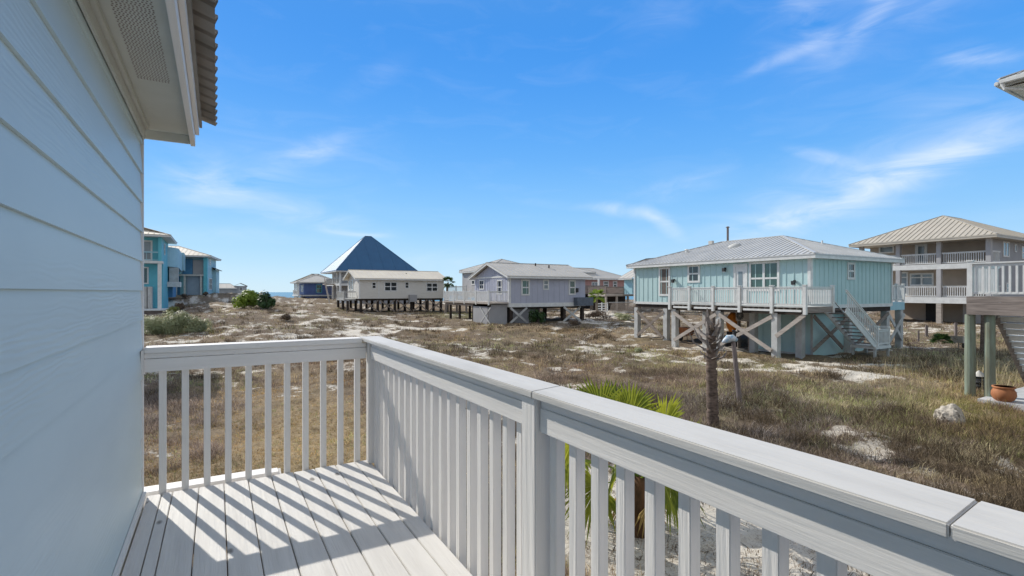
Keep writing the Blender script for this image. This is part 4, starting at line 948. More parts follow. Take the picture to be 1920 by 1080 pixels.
# ================================================================== WHITE HOUSE
def white_house():
    x0, x1, y0, y1 = 15.2, 26.4, 64.0, 70.2; zf, zw = 2.43, 4.95; yc = (y0+y1)/2; zr = 6.0
    h = thing('stilt_house', 'long white lap-sided stilt house on dark pilings with cream roof, before the blue roof', 'house', (x0, y0, 0))
    w = MB().box(x0, x1, y0, y1, zf, zw); n = len(w.v)
    for xx in (x0, x1): w.v += [(xx, y0, zw), (xx, y1, zw), (xx, yc, zr-.05)]
    w.f += [(n,n+1,n+2),(n+3,n+5,n+4),(n,n+2,n+5,n+3),(n+1,n+4,n+5,n+2)]
    S = face('S', y0); W = face('W', x0)
    for i in range(16): z = zf+.02+i*.155; fb(w, S, x0, x1, .0, .018, z, z+.13)
    w.build('wall', 'vinyl', h)
    t = MB(); fb(t, S, x0-.02, x0+.14, .019, .05, zf, zw); fb(t, S, x0+2.4, x0+2.5, .019, .04, zf, zw); fb(t, S, x1-.14, x1, .019, .05, zf, zw); t.build('trim', 'white', h)
    r = hip(h, x0-.6, x1+.4, y0-.45, y1+.45, zw+.03, zr+.12, 'metalwhite', 'x', 0, 0, rib=.6, ribr=.02, soffit=False)
    MB().tube([(21.8, 65.8, 5.3), (21.8, 65.8, 5.75)], .08, 8).build('vent_pipe', 'wooddark', r)
    def ws(pa, pb, pt, pbm, **k): a = ony(pa, y0); b = ony(pb, y0); m = (a+b)/2; window(h, S, a, b, zat(pbm, m, y0), zat(pt, m, y0), **k)
    ws(697, 705.5, 529, 541.5, casing=.1); ws(720, 745, 528, 546.5, cols=2, casing=.13, glass='glasspale'); ws(759, 767, 528.5, 541, casing=.1); ws(799, 821, 530, 547, cols=2, casing=.13, glass='glasspale')
    def ww(pa, pb, pt, pbm, **k): a = onx(pa, x0); b = onx(pb, x0); m = (a+b)/2; window(h, W, a, b, zat(pbm, x0, m), zat(pt, x0, m), **k)
    ww(654.5, 657.5, 526, 544.5, casing=.15); ww(659, 662.5, 524.5, 544.5, casing=.15, name='door')
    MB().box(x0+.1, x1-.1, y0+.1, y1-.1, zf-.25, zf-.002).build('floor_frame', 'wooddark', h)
    D = MB().box(x0-1.5, x0-.01, y0+1.6, y1-.6, zf-.2, zf).build('porch_floor', 'white2', h)
    railing(h, (x0-1.45, y1-.6), (x0-1.45, y0+1.65), zf, .9, .2, m='white2', posts=(0, 1)); railing(h, (x0-1.45, y0+1.65), (x0-.02, y0+1.65), zf, .9, .2, m='white2', posts=())
    for a in (x0-1.3, x0+.3, x0+2.4, x0+4.6, x0+6.8, x0+9, x1-.3):
        for b in (y0+.3, y0+3, y1-.3): piling(h, a, b, zf-.255, .28, 'wooddark')
    for a in (x0+.5, x0+2.6, x0+4.8, x0+7.0, x0+9.2): brace(h, (a, y0+.1, .8), (a+1.9, y0+.1, zf-.2), h=.14, m='wood', face_n=(0,1,0)); brace(h, (a+1.9, y0+.05, .8), (a, y0+.05, zf-.2), h=.14, m='wood', face_n=(0,1,0))
    MB().box(ony(768, 63.5), ony(781, 63.5), 63.3, y0-.03, 2.0, 2.9).build('air_conditioner', 'beigegrey', h)
white_house()

# ================================================================== BLUE ROOF HOUSE + SMALL COBALT HOUSE
def blue_roof_house():
    x0, x1, y0, y1 = 20.0, 34.4, 99.3, 114; ze = 7.35; z2 = 4.85
    h = thing('tall_roof_house', 'grey two-storey house under a huge steep hip roof coloured like reflected blue sky with outside stairs', 'house', (x0, y0, 0))
    MB().box(x0+1.8, x1, y0+.6, y1, .3, ze-.1).build('wall', 'beigegrey', h)
    q = MB(); q.box(x0, x1, y0, y1, z2-.4, z2); q.build('balcony_floor', 'white', h)
    hip(h, x0-.8, x1+.8, y0-.8, y1+.8, ze, 14.8, 'metalskytint', 'x', 7.4, 7.4, rib=2.0, ribr=.03, t=.12)
    for (a, b) in ((x0+.15, y0+.15), (x0+.15, y0+3), (x0+.15, y0+7), (x0+3.6, y0+.15), (x0+7, y0+.15), (x1-.2, y0+.15)): MB().box(a-.17, a+.17, b-.17, b+.17, .3, z2-.41).box(a-.15, a+.15, b-.15, b+.15, z2+.01, ze-.2).build('column', 'white', h)
    railing(h, (x0+.1, y1), (x0+.1, y0+.1), z2, 1.1, .3, m='white2', posts=()); railing(h, (x0+.1, y0+.1), (x1, y0+.1), z2, 1.1, .3, m='white2', posts=())
    stairs(h, y0+4, y0-.6, x0-1.9, x0-.3, z2, .9, 14, 'woodpale', 'wood', axis='y')
    MB().box(x0-2, x0-.1, y0+4, y0+6, z2-.2, z2).build('stair_landing', 'woodpale', h)
    railing(h, (x0-1.95, y0+4), (x0-1.95, y0-.6), z2, 1.0, .4, zq=.9, posts=(0, 1), m='woodpale')
    MB().box(x0+.6, x0+2.2, y0+.2, y0+.5, .6, 1.5).build('utility_boxes', 'white', h)
blue_roof_house()
def cobalt_house():
    X, Y = G(570, 108); 
    h = thing('small_blue_house', 'small cobalt blue cottage with pale roof left of the steep blue-roofed house', 'house', (X, Y, .5))
    x0, y0 = X, Y; x1 = x0+6.5; y1 = y0+9; ze = CZ+2.05; zf = CZ-.65
    MB().box(x0, x1, y0, y1, zf, ze).box(x0+.4, x1, y0+.3, y1, .3, zf-.02).build('wall', 'bluehouse', h)
    MB().box(x0-1.2, x1, y0-.1, y1, zf-.3, zf-.021).build('porch_floor', 'white', h)
    hip(h, x0-1.6, x1+1, y0-.8, y1+.8, ze, ze+1.9, 'metalgrey', 'x', rib=1.2, ribr=.03)
    for b in (y0, y0+2.2, y0+4.4, y0+6.6): MB().box(x0-1.1, x0-.9, b, b+.2, .5, ze-.1).build('porch_post', 'white', h)
    window(h, face('W', x0), y0+1, y0+2.2, zf+.6, zf+2.1, fm='white'); window(h, face('W', x0), y0+3.2, y0+4.4, zf+.6, zf+2.1, fm='white')
    window(h, face('S', y0), x0+2.4, x0+3.6, zf+.4, zf+2.2, fm='tealdeep', glass='glassgreen')
    railing(h, (x0-1.1, y1), (x0-1.1, y0), zf, 1.0, .3, posts=(), m='white')
cobalt_house()

# ================================================================== HOUSES BEHIND THE LAVENDER ONE
def simple_house(name, label, px, Y, wx, wy, zf, zw, zr, wall, roof, along='x', i0=None, i1=None, rib=.8, base=.4, wins=(), group=None, over=.6):
    X, Yy = G(px, Y); h = thing(name, label, 'house', (X, Yy, base), group=group)
    MB().box(X, X+wx, Yy, Yy+wy, zf, zw).build('wall', wall, h)
    hip(h, X-over, X+wx+over, Yy-over, Yy+wy+over, zw+.05, zr, roof, along, i0, i1, rib=rib, ribr=.03)
    for (f, a0, a1, z0, z1) in wins:
        window(h, face(f, X if f == 'W' else Yy), (Yy if f == 'W' else X)+a0, (Yy if f == 'W' else X)+a1, z0, z1, casing=.14)
    return h, X, Yy
h, X, Yy = simple_house('hip_roof_house', 'pale house with grey hip roof peeking over the lavender house ridge', 918, 76, 9.0, 9.0, 2.4, 6.75, 8.55, 'greyh', 'metalgrey', 'x', base=.5)
for a in range(3): MB().box(X+.2+a*4, X+.5+a*4, Yy+.2, Yy+.5, .3, 2.4).build('piling', 'wood', h)
h, X, Yy = simple_house('narrow_house', 'narrow white house with grey roof edge just left of the lavender gable', 897, 66, 3.0, 5.0, 3.0, 6.0, 6.6, 'greyh', 'metalgrey', 'y', 0, 0, base=.5, wins=(('W', 1, 2, 4.2, 5.4), ), over=.35)
D = MB().box(X-2.0, X, Yy-.5, Yy+6, 2.8, 3.0).build('deck_floor', 'woodpale', h); railing(h, (X-1.9, Yy+6), (X-1.9, Yy-.4), 3.0, 1.0, .3, posts=(0, .5, 1), m='white2')
for a in (0, 3, 6): MB().box(X-1.8, X-1.6, Yy+a-.1, Yy+a+.1, .3, 2.8).build('piling', 'wood', h)

def pink_house():
    Y = 82; x0, y0 = G(1098, Y); x1 = ony(1178, y0); y1 = y0+9; ze = CZ+2.15; zf = CZ-.1
    h = thing('pink_house', 'salmon pink beach house with grey hip roof partly behind the lavender one', 'house', (x0, y0, .5))
    MB().box(x0-2, x1, y0, y1, zf, ze).build('wall', 'pink', h)
    hip(h, x0-2.6, x1+.6, y0-.6, y1+.6, ze, ze+1.9, 'metalgrey', 'x', 2.5, 4.5, rib=.8)
    hip(h, x0-3.0, x0+3.4, y0+1.5, y1+3, ze+1.1, ze+2.45, 'metalgrey', 'x', 1.5, 3.5, rib=.8, name='upper_roof')
    S = face('S', y0)
    for (a, b) in ((1131, 1141), (1149, 1157)): xa, xb = ony(a, y0), ony(b, y0); window(h, S, xa, xb, CZ+.7, CZ+1.75, casing=.16, glass='glass')
    xa, xb = ony(1109, y0), ony(1121, y0); window(h, S, xa, xb, zf, CZ+1.6, casing=.14, cols=2, rows=1, glass='glasspale', name='door')
    MB().box(xa-.5, xa-.25, y0-2.4, y0-2.15, .4, ze-.1).build('porch_post', 'white', h)
    D = MB().box(x0-2, ony(1150, y0-2.5), y0-2.5, y0-.01, zf-.25, zf).build('deck_floor', 'wood', h)
    railing(h, (x0-2, y0-2.45), (ony(1137, y0-2.5), y0-2.45), zf, 1.05, .18, bs=.09, posts=(0,), m='woodx')
    for a in (0, 3, 6): MB().box(x0+a, x0+a+.25, y0-2.4, y0-2.15, .3, zf-.26).build('piling', 'wooddark', h)
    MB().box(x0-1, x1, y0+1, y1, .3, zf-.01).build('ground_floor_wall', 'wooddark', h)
    # separate weathered deck in front
    xa, ya = G(1136, 72); xb = xa+6.5; t = thing('wooden_deck', 'weathered grey wooden deck with lattice rail on posts in front of the pink house', 'deck', (xa, ya, .5))
    zz = CZ-.35
    MB().box(xa, xb, ya, ya+4, zz-.3, zz).build('deck_floor', 'woodpale', t); railing(t, (xa, ya+.05), (xb, ya+.05), zz, 1.05, .16, bs=.08, posts=(0, .5, 1), m='woodx'); railing(t, (xa+.03, ya+4), (xa+.03, ya+.1), zz, 1.05, .16, bs=.08, posts=(), m='woodx')
    for a in (.2, 2.2, 4.3, 6.2): MB().box(xa+a-.12, xa+a+.12, ya+.1, ya+.34, .3, zz-.31).build('post', 'woodpale', t)
    MB().box(xa+.3, xb, ya+3.2, ya+3.9, .3, zz-.31).build('back_wall', 'wooddark', t)
    # white rail fence and lattice skirt
    xa, ya = G(1119, 66); xb = ony(1140, ya); f = thing('rail_fence', 'short white three-rail fence by the sandy drive', 'fence', (xa, ya, .5))
    for k in range(4): MB().box(xa, xb, ya, ya+.05, .72+k*.32, .86+k*.32).build('rail', 'white', f)
    for a in (0, .5, 1): xx = xa+(xb-xa)*a; MB().box(xx-.06, xx+.06, ya+.051, ya+.16, .3, 1.9).build('post', 'white', f)
    xa, ya = G(1142, 67); xb = xa+4.8; f = thing('lattice_screen', 'low grey lattice screen under the weathered deck', 'screen', (xa, ya, .5))
    MB().box(xa, xb, ya, ya+.06, 1.85, 1.95).box(xa, xb, ya, ya+.06, .5, .6).build('frame', 'white2', f)
    q = MB()
    for k in range(34): u = xa+k*(4.8/34); q.beam((u, ya+.02, .6), (min(u+.6, xb), ya+.02, 1.85), .05, .012)
    for k in range(34): u = xa+k*(4.8/34); q.beam((min(u+.6, xb), ya+.04, .6), (u, ya+.04, 1.85), .05, .012)
    q.build('lattice', 'wood', f)
    simple_house('pale_blue_cottage', 'sliver of a pale blue cottage wall between the pink house and the teal corner', 1185, 72, 5, 1.6, CZ-.3, CZ+1.9, CZ+3.4, 'tealpale', 'metalgrey', 'y', 0, 0, base=.5)
    simple_house('dark_roof_house', 'house with dark ridge showing above the left end of the teal roof', 1246, 62, 3, 4, CZ+.5, CZ+3.65, CZ+4.3, 'greyh', 'wooddark', 'y', 0, 0, base=.5)
pink_house()

# ================================================================== LEFT TURQUOISE HOUSES
def left_houses():
    x0, y0 = -5.2, 67.7; zb = 1.35
    h = thing('turquoise_house', 'tall turquoise house with white balcony and columns beside the near wall edge', 'house', (x0, y0, zb))
    ze, z2 = 9.45, 6.65
    MB().box(x0-11, x0-.0, y0+1.6, y0+9, zb, ze).build('wall', 'tealdeep', h)
    MB().box(x0-.3, x0+.01, y0, y0+1.58, z2, ze).build('corner_wall', 'tealdeep', h)
    MB().box(x0-11, x0-.31, y0+1.0, y0+1.59, z2, ze).build('recess_wall', 'tealdeep', h)
    MB().box(x0-11, x0+.1, y0-.1, y0+1.58, z2-.25, z2-.002).build('balcony_floor', 'white', h)
    railing(h, (x0-11, y0), (x0-.32, y0), z2, 1.0, .5, bs=.03, posts=(), m='tealpale')
    MB().box(x0-.35, x0, y0-.05, y0+.3, zb, z2-.26).build('column', 'white', h); MB().box(x0-4.35, x0-4, y0-.05, y0+.3, zb, z2-.26).build('column', 'white', h)
    MB().box(x0-4, x0-1.4, y0+.8, y0+1.58, zb, zb+2.5).box(x0-1.3, x0-.9, y0+.5, y0+1.58, zb, zb+2.5).build('garage_wall', 'white2', h)
    hip(h, x0-12, x0+.9, y0-.7, y0+9.8, ze+.05, ze+2.3, 'metaltan', 'y', rib=.5, ribr=.04)
    S = face('S', y0+1.0); window(h, S, x0-3.2, x0-.9, z2+.05, z2+2.3, cols=2, rows=1, casing=.16, glass='glasspale', name='door')
    S = face('S', y0+1.6); window(h, S, x0-2.8, x0-1.3, zb+2.8, zb+4.7, casing=.14, glass='glass', rows=1)
    E = face('E', x0); window(h, E, y0+3, y0+4.2, z2+.9, z2+2.2, casing=.14)
    # rounded wing
    w = thing('aqua_wing_house', 'pale aqua rounded house wing between the two turquoise houses', 'house', (x0, y0+8, zb)); 
    wx0, wx1, wy0 = -5.9, -3.95, y0+7.6
    MB().box(wx0-3, wx1, wy0+9.2, wy0+14, 6.3, 8.75).build('wall', 'tealpale', w)
    q = MB(); pts = [(wx0-.2, wy0+1)]+[(wx0+.1+1.7*math.sin(R(a)), wy0+2.2-2.2*math.cos(R(a))) for a in range(0, 91, 10)]+[(wx1-.15, wy0+9), (wx0-.2, wy0+9)]
    q.slab([(a, b, 8.8-.12*(b-wy0)*.3) for a, b in pts], 2.4); q.build('curved_wall', 'tealpale', w)
    MB().box(wx0, wx1-.8, wy0+1.5, wy0+8, 2.6, 6.2).build('lower_wall', 'tealblue', w)
    MB().box(wx0, wx1+.1, wy0-.3, wy0+2, 3.9, 4.5).build('balcony_floor', 'white', w); MB().box(wx1-1.55, wx1-1.35, wy0-.2, wy0, 4.51, 6.3).build('porch_post', 'white', w)
    MB().box(wx1-1.1, wx1-.15, wy0+.6, wy0+1.4, 4.51, 6.3).build('door', 'white2', w)
    # patio on a retaining wall
    t = thing('retaining_wall', 'curved brown retaining wall with white rim below the turquoise house', 'wall', (x0, y0, 0))
    pts = [(x0-12, y0-3.5)]+[(x0-.6+1.9*math.sin(R(a)), y0-1.6-1.9*math.cos(R(a))) for a in range(0, 91, 10)]+[(x0+1.3, y0+1.5), (x0-12, y0+1.5)]
    MB().slab([(a, b, zb-.02) for a, b in pts], 1.6).build('wall_body', mat('brown_block', (.20,.16,.14), (.14,.11,.10), .9, 2), t)
    MB().slab([(a+(.1 if a > x0 else 0), b-(.1 if b < y0-1 else 0), zb+.10) for a, b in pts], .11).build('white_rim', 'white', t)
    # second house
    X, Y = G(388, 77); zb = 3.0
    h = thing('blue_aqua_house', 'two-storey blue and aqua house with grey roof standing on the dune ridge', 'house', (X, Y, zb), rotz=-R(7.5))
    x0, y0 = X, Y; ze = CZ+5.35; zm = 5.9; wl = 10; d = 9
    MB().box(x0-wl, x0, y0+.9, y0+d, zb-.6, ze).build('wall', 'tealpale', h)
    MB().box(x0-wl, x0-3.6, y0+.86, y0+.895, zb-.3, ze).build('blue_panel', 'tealblue', h)
    MB().box(x0-.45, x0+.02, y0, y0+.86, zb-.4, ze).build('corner_column', 'tealdeep', h)
    MB().box(x0-3.55, x0-3.25, y0, y0+.3, zm, ze).box(x0-5.0, x0-4.3, y0-.2, y0+.5, zb, 7.3).build('column', 'tealpale', h)
    MB().box(x0-4.2, x0-.46, y0-.05, y0+.85, zm-.25, zm).build('balcony_floor', 'white2', h)
    MB().box(x0-1.9, x0-.5, y0+.5, y0+.85, zm+.01, ze-.6).build('screen_panel', 'beigegrey', h); MB().box(x0-3.2, x0-1.95, y0+.55, y0+.85, zm+.01, ze-.4).build('entry_panel', 'tealblue', h)
    for a in (x0-4.1, x0-3.0, x0-.9): MB().box(a, a+.25, y0, y0+.25, zb-.2, zm-.26).build('column', 'white2', h)
    MB().box(x0-2.7, x0-1.0, y0+.5, y0+.85, zb-.2, zm-.26).build('garage_door', mat('pale_garage_door', (.30,.38,.48), (.26,.33,.43), .6, 2), h)
    hip(h, x0-wl-.8, x0+.7, y0-.7, y0+d+.7, ze+.05, ze+1.75, 'metaltan', 'x', rib=.6, ribr=.03)
    E = face('E', x0); window(h, E, y0+2.4, y0+3.6, ze-1.2, ze-.3, casing=.1); window(h, E, y0+2.0, y0+4.6, zb+.6, zb+2.4, cols=3, casing=.12, fm='white')
    MB().slab([(x0+.01, y0+4.5, CZ+3.9), (x0+.9, y0+4.5, CZ+3.5), (x0+.9, y0+8.9, CZ+3.5), (x0+.01, y0+8.9, CZ+3.9)], .1).build('awning', 'wooddark', h)
    MB().box(x0+.01, x0+.5, y0+5.5, y0+8.8, zb-.3, CZ+3.5).build('bay', 'tealpale', h)
    # far cottage
    X, Y = G(407, 128); h = thing('far_cottage', 'tiny distant grey cottage on the dune beyond the blue house', 'house', (X, Y, 2.5))
    MB().box(X, X+4.0, Y, Y+5, 1.5, CZ+.9).build('wall', 'beigegrey', h); hip(h, X-.4, X+4.4, Y-.5, Y+5.5, CZ+.95, CZ+2.1, 'metalgrey', 'x', 0, 1.5, rib=1)
    X2 = X+4.0; MB().box(X2, X2+2.6, Y+.5, Y+5, 1.5, CZ+1.5).build('side_wing', 'greyh', h); window(h, face('S', Y+.5), X2+.9, X2+1.7, CZ+.3, CZ+1.1, casing=.1)
    hip(h, X2-.3, X2+2.8, Y+.2, Y+5.4, CZ+1.5, CZ+2.2, 'metalgrey', 'y', 0, 0, rib=1, name='wing_roof')
left_houses()
def west_neighbour():
    # stands beyond our own wall, its shadow falls on the sand left of the deck
    h = thing('west_neighbour_house', 'neighbouring house hidden beyond the blue wall, casting the shadow on the sand', 'house', (-5, 29, 0))
    MB().box(-12, -4.25, 29.6, 34.2, 2.2, 8.0).build('wall', 'tealpale', h)
    hip(h, -12.4, -3.78, 29.0, 34.7, 8.0, 9.7, 'metal', 'x', rib=.6)
    for a in (-11.7, -4.45):
        for b in (29.9, 33.9): piling(h, a, b, 2.19, .3, 'wood')
west_neighbour()

# ================================================================== PLANTS
def leafcloud(cx, cy, cz, rx, ry, rz, n, size, seed, lumps=7, up=.4):
    """leaf quads through a lumpy volume"""
    rg = np.random.default_rng(seed); mb = MB(); L = []
    for i in range(lumps):
        a = rg.uniform(0, 2*math.pi); r = rg.uniform(0, .62); L.append((cx+rx*r*math.cos(a), cy+ry*r*math.sin(a), cz+rz*rg.uniform(-.35, .5), rg.uniform(.38, .62)))
    for i in range(n):
        l = L[i % lumps]; d = rg.normal(0, 1, 3); d /= np.linalg.norm(d); q = l[3]*rg.uniform(.55, 1.05)
        p = Vector((l[0]+d[0]*q*rx, l[1]+d[1]*q*ry, l[2]+d[2]*q*rz)); s = size*rg.uniform(.6, 1.4)
        n_ = Vector((d[0], d[1], d[2]+up)).normalized(); t = n_.cross(Vector(rg.normal(0, 1, 3))).normalized(); b = n_.cross(t)
        mb.poly([p-t*s*.35, p+b*s*.5-t*s*.1, p+t*s*.9, p-b*s*.35+t*s*.1])
    return mb
def shrub(px, py, Y, wpx, hpx, mname, label, name='shrub', n=900, size=.12, seed=0, group=None, zb=None, cat='shrub', low=0):
    X, Yy = G(px, Y); g = gzs(X, Yy) if zb is None else zb; w = wpx*Y/960/2; hh = hpx*Y/960
    t = thing(name, label, cat, (X, Yy, g), group=group)
    leafcloud(X, Yy, g+hh*(.30 if low else .45), w, w*.8, hh*(.75 if low else .62), n, size, seed, 14 if low else 8).build('foliage', mname, t)
    st = MB(); rg = random.Random(seed)
    for i in range(7): a = rg.uniform(0, 6.28); st.tube([(X+.05*math.cos(a), Yy+.05*math.sin(a), g-.05), (X+w*.45*math.cos(a), Yy+w*.4*math.sin(a), g+hh*.55)], [.025, .01], 5)
    st.build('stem', 'wood', t); return t
GA = 'shrubs on the left dune'
shrub(470, 575, 56, 56, 36, 'leafolive', 'bushy yellow-green shrub on the dune crest before the sea, left of its dark twin', seed=1, n=1500, size=.30, zb=1.55)
shrub(500, 578, 54, 38, 36, 'leafdark', 'dark green shrub on the dune crest, right half of the shrub pair', seed=2, n=1100, size=.24, zb=1.35)
shrub(290, 622, 33, 66, 42, 'leafgrey', 'soft grey-green bush growing nearest the blue wall edge', seed=3, n=7000, size=.07, low=1)
shrub(333, 622, 33, 62, 46, 'leafgrey', 'middle grey-green bush of the low row left of the sand', seed=4, n=7000, size=.07, low=1)
shrub(372, 624, 33, 48, 34, 'leafgrey', 'smallest, rightmost grey-green bush of the low row by the sand', seed=5, n=5000, size=.07, low=1)
shrub(320, 572, 52, 26, 16, 'leafyellow', 'small yellow-green bush beside the curved retaining wall', seed=6, n=700, size=.12)
shrub(337, 572, 55, 20, 18, 'leafbrown', 'brown dead bush right of the yellow-green one', seed=7, n=700, size=.12)
shrub(536, 600, 42, 30, 16, 'leafbrown', 'brown twiggy bush on the pale sand mound', seed=8, n=1000, size=.08)
shrub(1000, 596, 46.5, 24, 26, 'leafdark', 'dark round bush growing under the lavender house', seed=9, n=900, size=.14)
shrub(1018, 594, 46, 18, 24, 'leafdark', 'second dark bush under the lavender house, right of the round one', seed=10, n=700, size=.14)
shrub(1120, 601, 54, 60, 16, 'leafbrown', 'low brown-green hedge at the edge of the sandy drive', seed=12, n=1600, size=.10)
shrub(1165, 603, 53, 44, 14, 'leafgrey', 'low grey-green hedge at the edge of the drive beside the teal house', seed=13, n=1200, size=.10)
for i, (a, b, Y, w, hh, m_, lb) in enumerate([(386,552,74,16,8,'leafbrown','brown bush at the foot of the blue house'),(345,556,70,18,9,'leafbrown','low brown bush below the aqua wing'),(1195,655,27.5,24,8,'leafgrey','low weedy clump near the first white piling'),(1080,615,44,34,10,'leafbrown','brown weedy clump before the lavender house corner')]):
    shrub(a, b, Y, w, hh, m_, lb, seed=40+i, n=500, size=.10)

def fan(mb, c, d, R0, seed, n=26, spread=150, droop=.25, w=.022, cup=.25, normal=None):
    """one palmetto fan: stiff pointed leaflets radiating from the stalk end"""
    rg = random.Random(seed); c = Vector(c); d = Vector(d).normalized(); side = d.cross(Vector((0,0,1)))
    if side.length < .05: side = Vector((1,0,0))
    if normal is not None: side = d.cross(Vector(normal))
    side.normalize(); nrm = side.cross(d).normalized(); rot = Matrix.Rotation(rg.uniform(-.5,.5), 3, d); side = rot @ side; nrm = rot @ nrm
    for i in range(n):
        a = R(-spread+2*spread*i/(n-1)+rg.uniform(-2, 2)); e = (d*math.cos(a)+side*math.sin(a)+nrm*cup*(abs(math.sin(a/2)))).normalized()
        L = R0*(1-.28*abs(a)/R(spread))*rg.uniform(.86, 1.08); s = e.cross(nrm).normalized(); ww = w*R0/.6
        p1 = c+e*L*.12; p2 = c+e*L*.6-Vector((0,0,droop*L*.12)); p3 = c+e*L-Vector((0,0,droop*L*rg.uniform(.2,.7)))
        k = nrm*ww*.55
        mb.poly([p1-s*ww*.25, p1, p2+k, p2-s*ww]); mb.poly([p1, p1+s*ww*.25, p2+s*ww, p2+k]); mb.poly([p2-s*ww, p2+k, p3]); mb.poly([p2+k, p2+s*ww, p3])
def palmetto():
    X, Y = G(1195, 7.0); g = gzs(X, Y); t = thing('palmetto', 'green fan palmetto with brown fibrous base rising behind the deck railing', 'palm', (X, Y, g))
    MB().tube([(X, Y, g-.1), (X, Y, g+.25), (X+.03, Y, g+.55), (X+.03, Y, g+.75)], [.17, .20, .17, .10], 14).build('trunk', 'brownfib', t, smooth=True)
    C = Vector((X+.03, Y, g+.70)); rg = random.Random(5)
    fr = []
    # (camera-right, away, up) stalk end offsets and fan size
    for (a, b, c, s) in [(-.50,.15,.86,.66),(-.80,.25,.78,.62),(-.12,-.05,.88,.60),(.36,.05,.70,.62),(.62,.05,.48,.50),(-.25,.4,.80,.6),(.10,.4,.7,.6),(-.30,-.45,.45,.60),(.30,-.35,.15,.55),(-1.0,.1,.30,.6),(-.60,-.25,.0,.6),(.75,.4,.2,.5),(-.95,-.3,.6,.6),(-.1,.8,.4,.6),(.45,.7,.5,.6),(-.5,.7,.5,.6),(.1,-.65,.3,.55),(-.75,.5,.1,.55)]:
        ox, oy = cam2grid(a, b); e = C+Vector((ox, oy, c)); fr.append((e, (e-C).normalized(), s))
    FW = Vector((SY, CY, 0))
    for i, (e, d, s) in enumerate(fr):
        st = MB().tube([C, C+(e-C)*.5+Vector((0,0,.05)), e], [.014, .010, .007], 6); q = st.build('stalk', 'leafolive', t)
        mb = MB(); nr = FW+Vector((rg.uniform(-.5,.5), rg.uniform(-.5,.5), rg.uniform(.1,.7)))
        dd = d+Vector((0, 0, (.5 if i < 7 else -.8)))
        fan(mb, e, dd, s, 100+i, 32, 95 if i < 7 else 105, .3 if i < 7 else .9, .021, .3, nr); mb.build('frond', 'palmetto', q)
    mb = MB()
    for i in range(5):
        a = rg.uniform(0, 6.28); e = C+Vector((.25*math.cos(a), .25*math.sin(a), -.25)); fan(mb, e, Vector((math.cos(a), math.sin(a), -1.6)), .38, 300+i, 16, 60, .8, .02)
    mb.build('dead_fronds', 'palmettodry', t)
palmetto()
def palm(px, Y, top_py, crown_r, label, seed, lean=0, r=.12, m='palmetto', nf=22):
    X, Yy = G(px, Y); g = gzs(X, Yy); zt = CZ-(top_py-547)/960*Y; t = thing('palm_tree', label, 'palm', (X, Yy, g))
    MB().tube([(X-lean, Yy, g-.2), (X-lean*.6, Yy, g+(zt-g)*.5), (X, Yy, zt)], [r*1.2, r, r*.9], 10).build('trunk', 'wood', t)
    mb = MB(); rg = random.Random(seed); C = Vector((X, Yy, zt))
    for i in range(nf):
        a = rg.uniform(0, 6.28); el_ = rg.uniform(-.7, 1.2); d = Vector((math.cos(a)*math.cos(el_), math.sin(a)*math.cos(el_), math.sin(el_))); fan(mb, C+d*crown_r*.5, d, crown_r*.55, seed*50+i, 14, 100, .5, .05)
    mb.build('crown', m, t)
palm(840, 62, 530, 1.0, 'small palm tree with ragged crown right of the white stilt house', 3, lean=.35, r=.13, m='leafdark')
palm(1119, 62, 556, 1.25, 'round bright green palm before the pink house deck', 4, r=.14, m='leafolive', nf=34)
def low_palm():
    X, Y = G(1768, 32.5); g = gzs(X, Y); t = thing('palmetto', 'low dark green palmetto clump by the fence posts right of the teal house', 'palm', (X, Y, g)); mb = MB(); rg = random.Random(9)
    for i in range(34):
        a = rg.uniform(0, 6.28); e = rg.uniform(.05, 1.1); d = Vector((math.cos(a)*math.cos(e), math.sin(a)*math.cos(e), math.sin(e))); fan(mb, Vector((X, Y, g+.15))+d*.42, d, .42, 700+i, 14, 95, .4, .04)
    mb.build('fronds', 'leafdark', t); MB().tube([(X, Y, g-.1), (X, Y, g+.3)], [.2, .12], 8).build('trunk', 'brownfib', t)
low_palm()

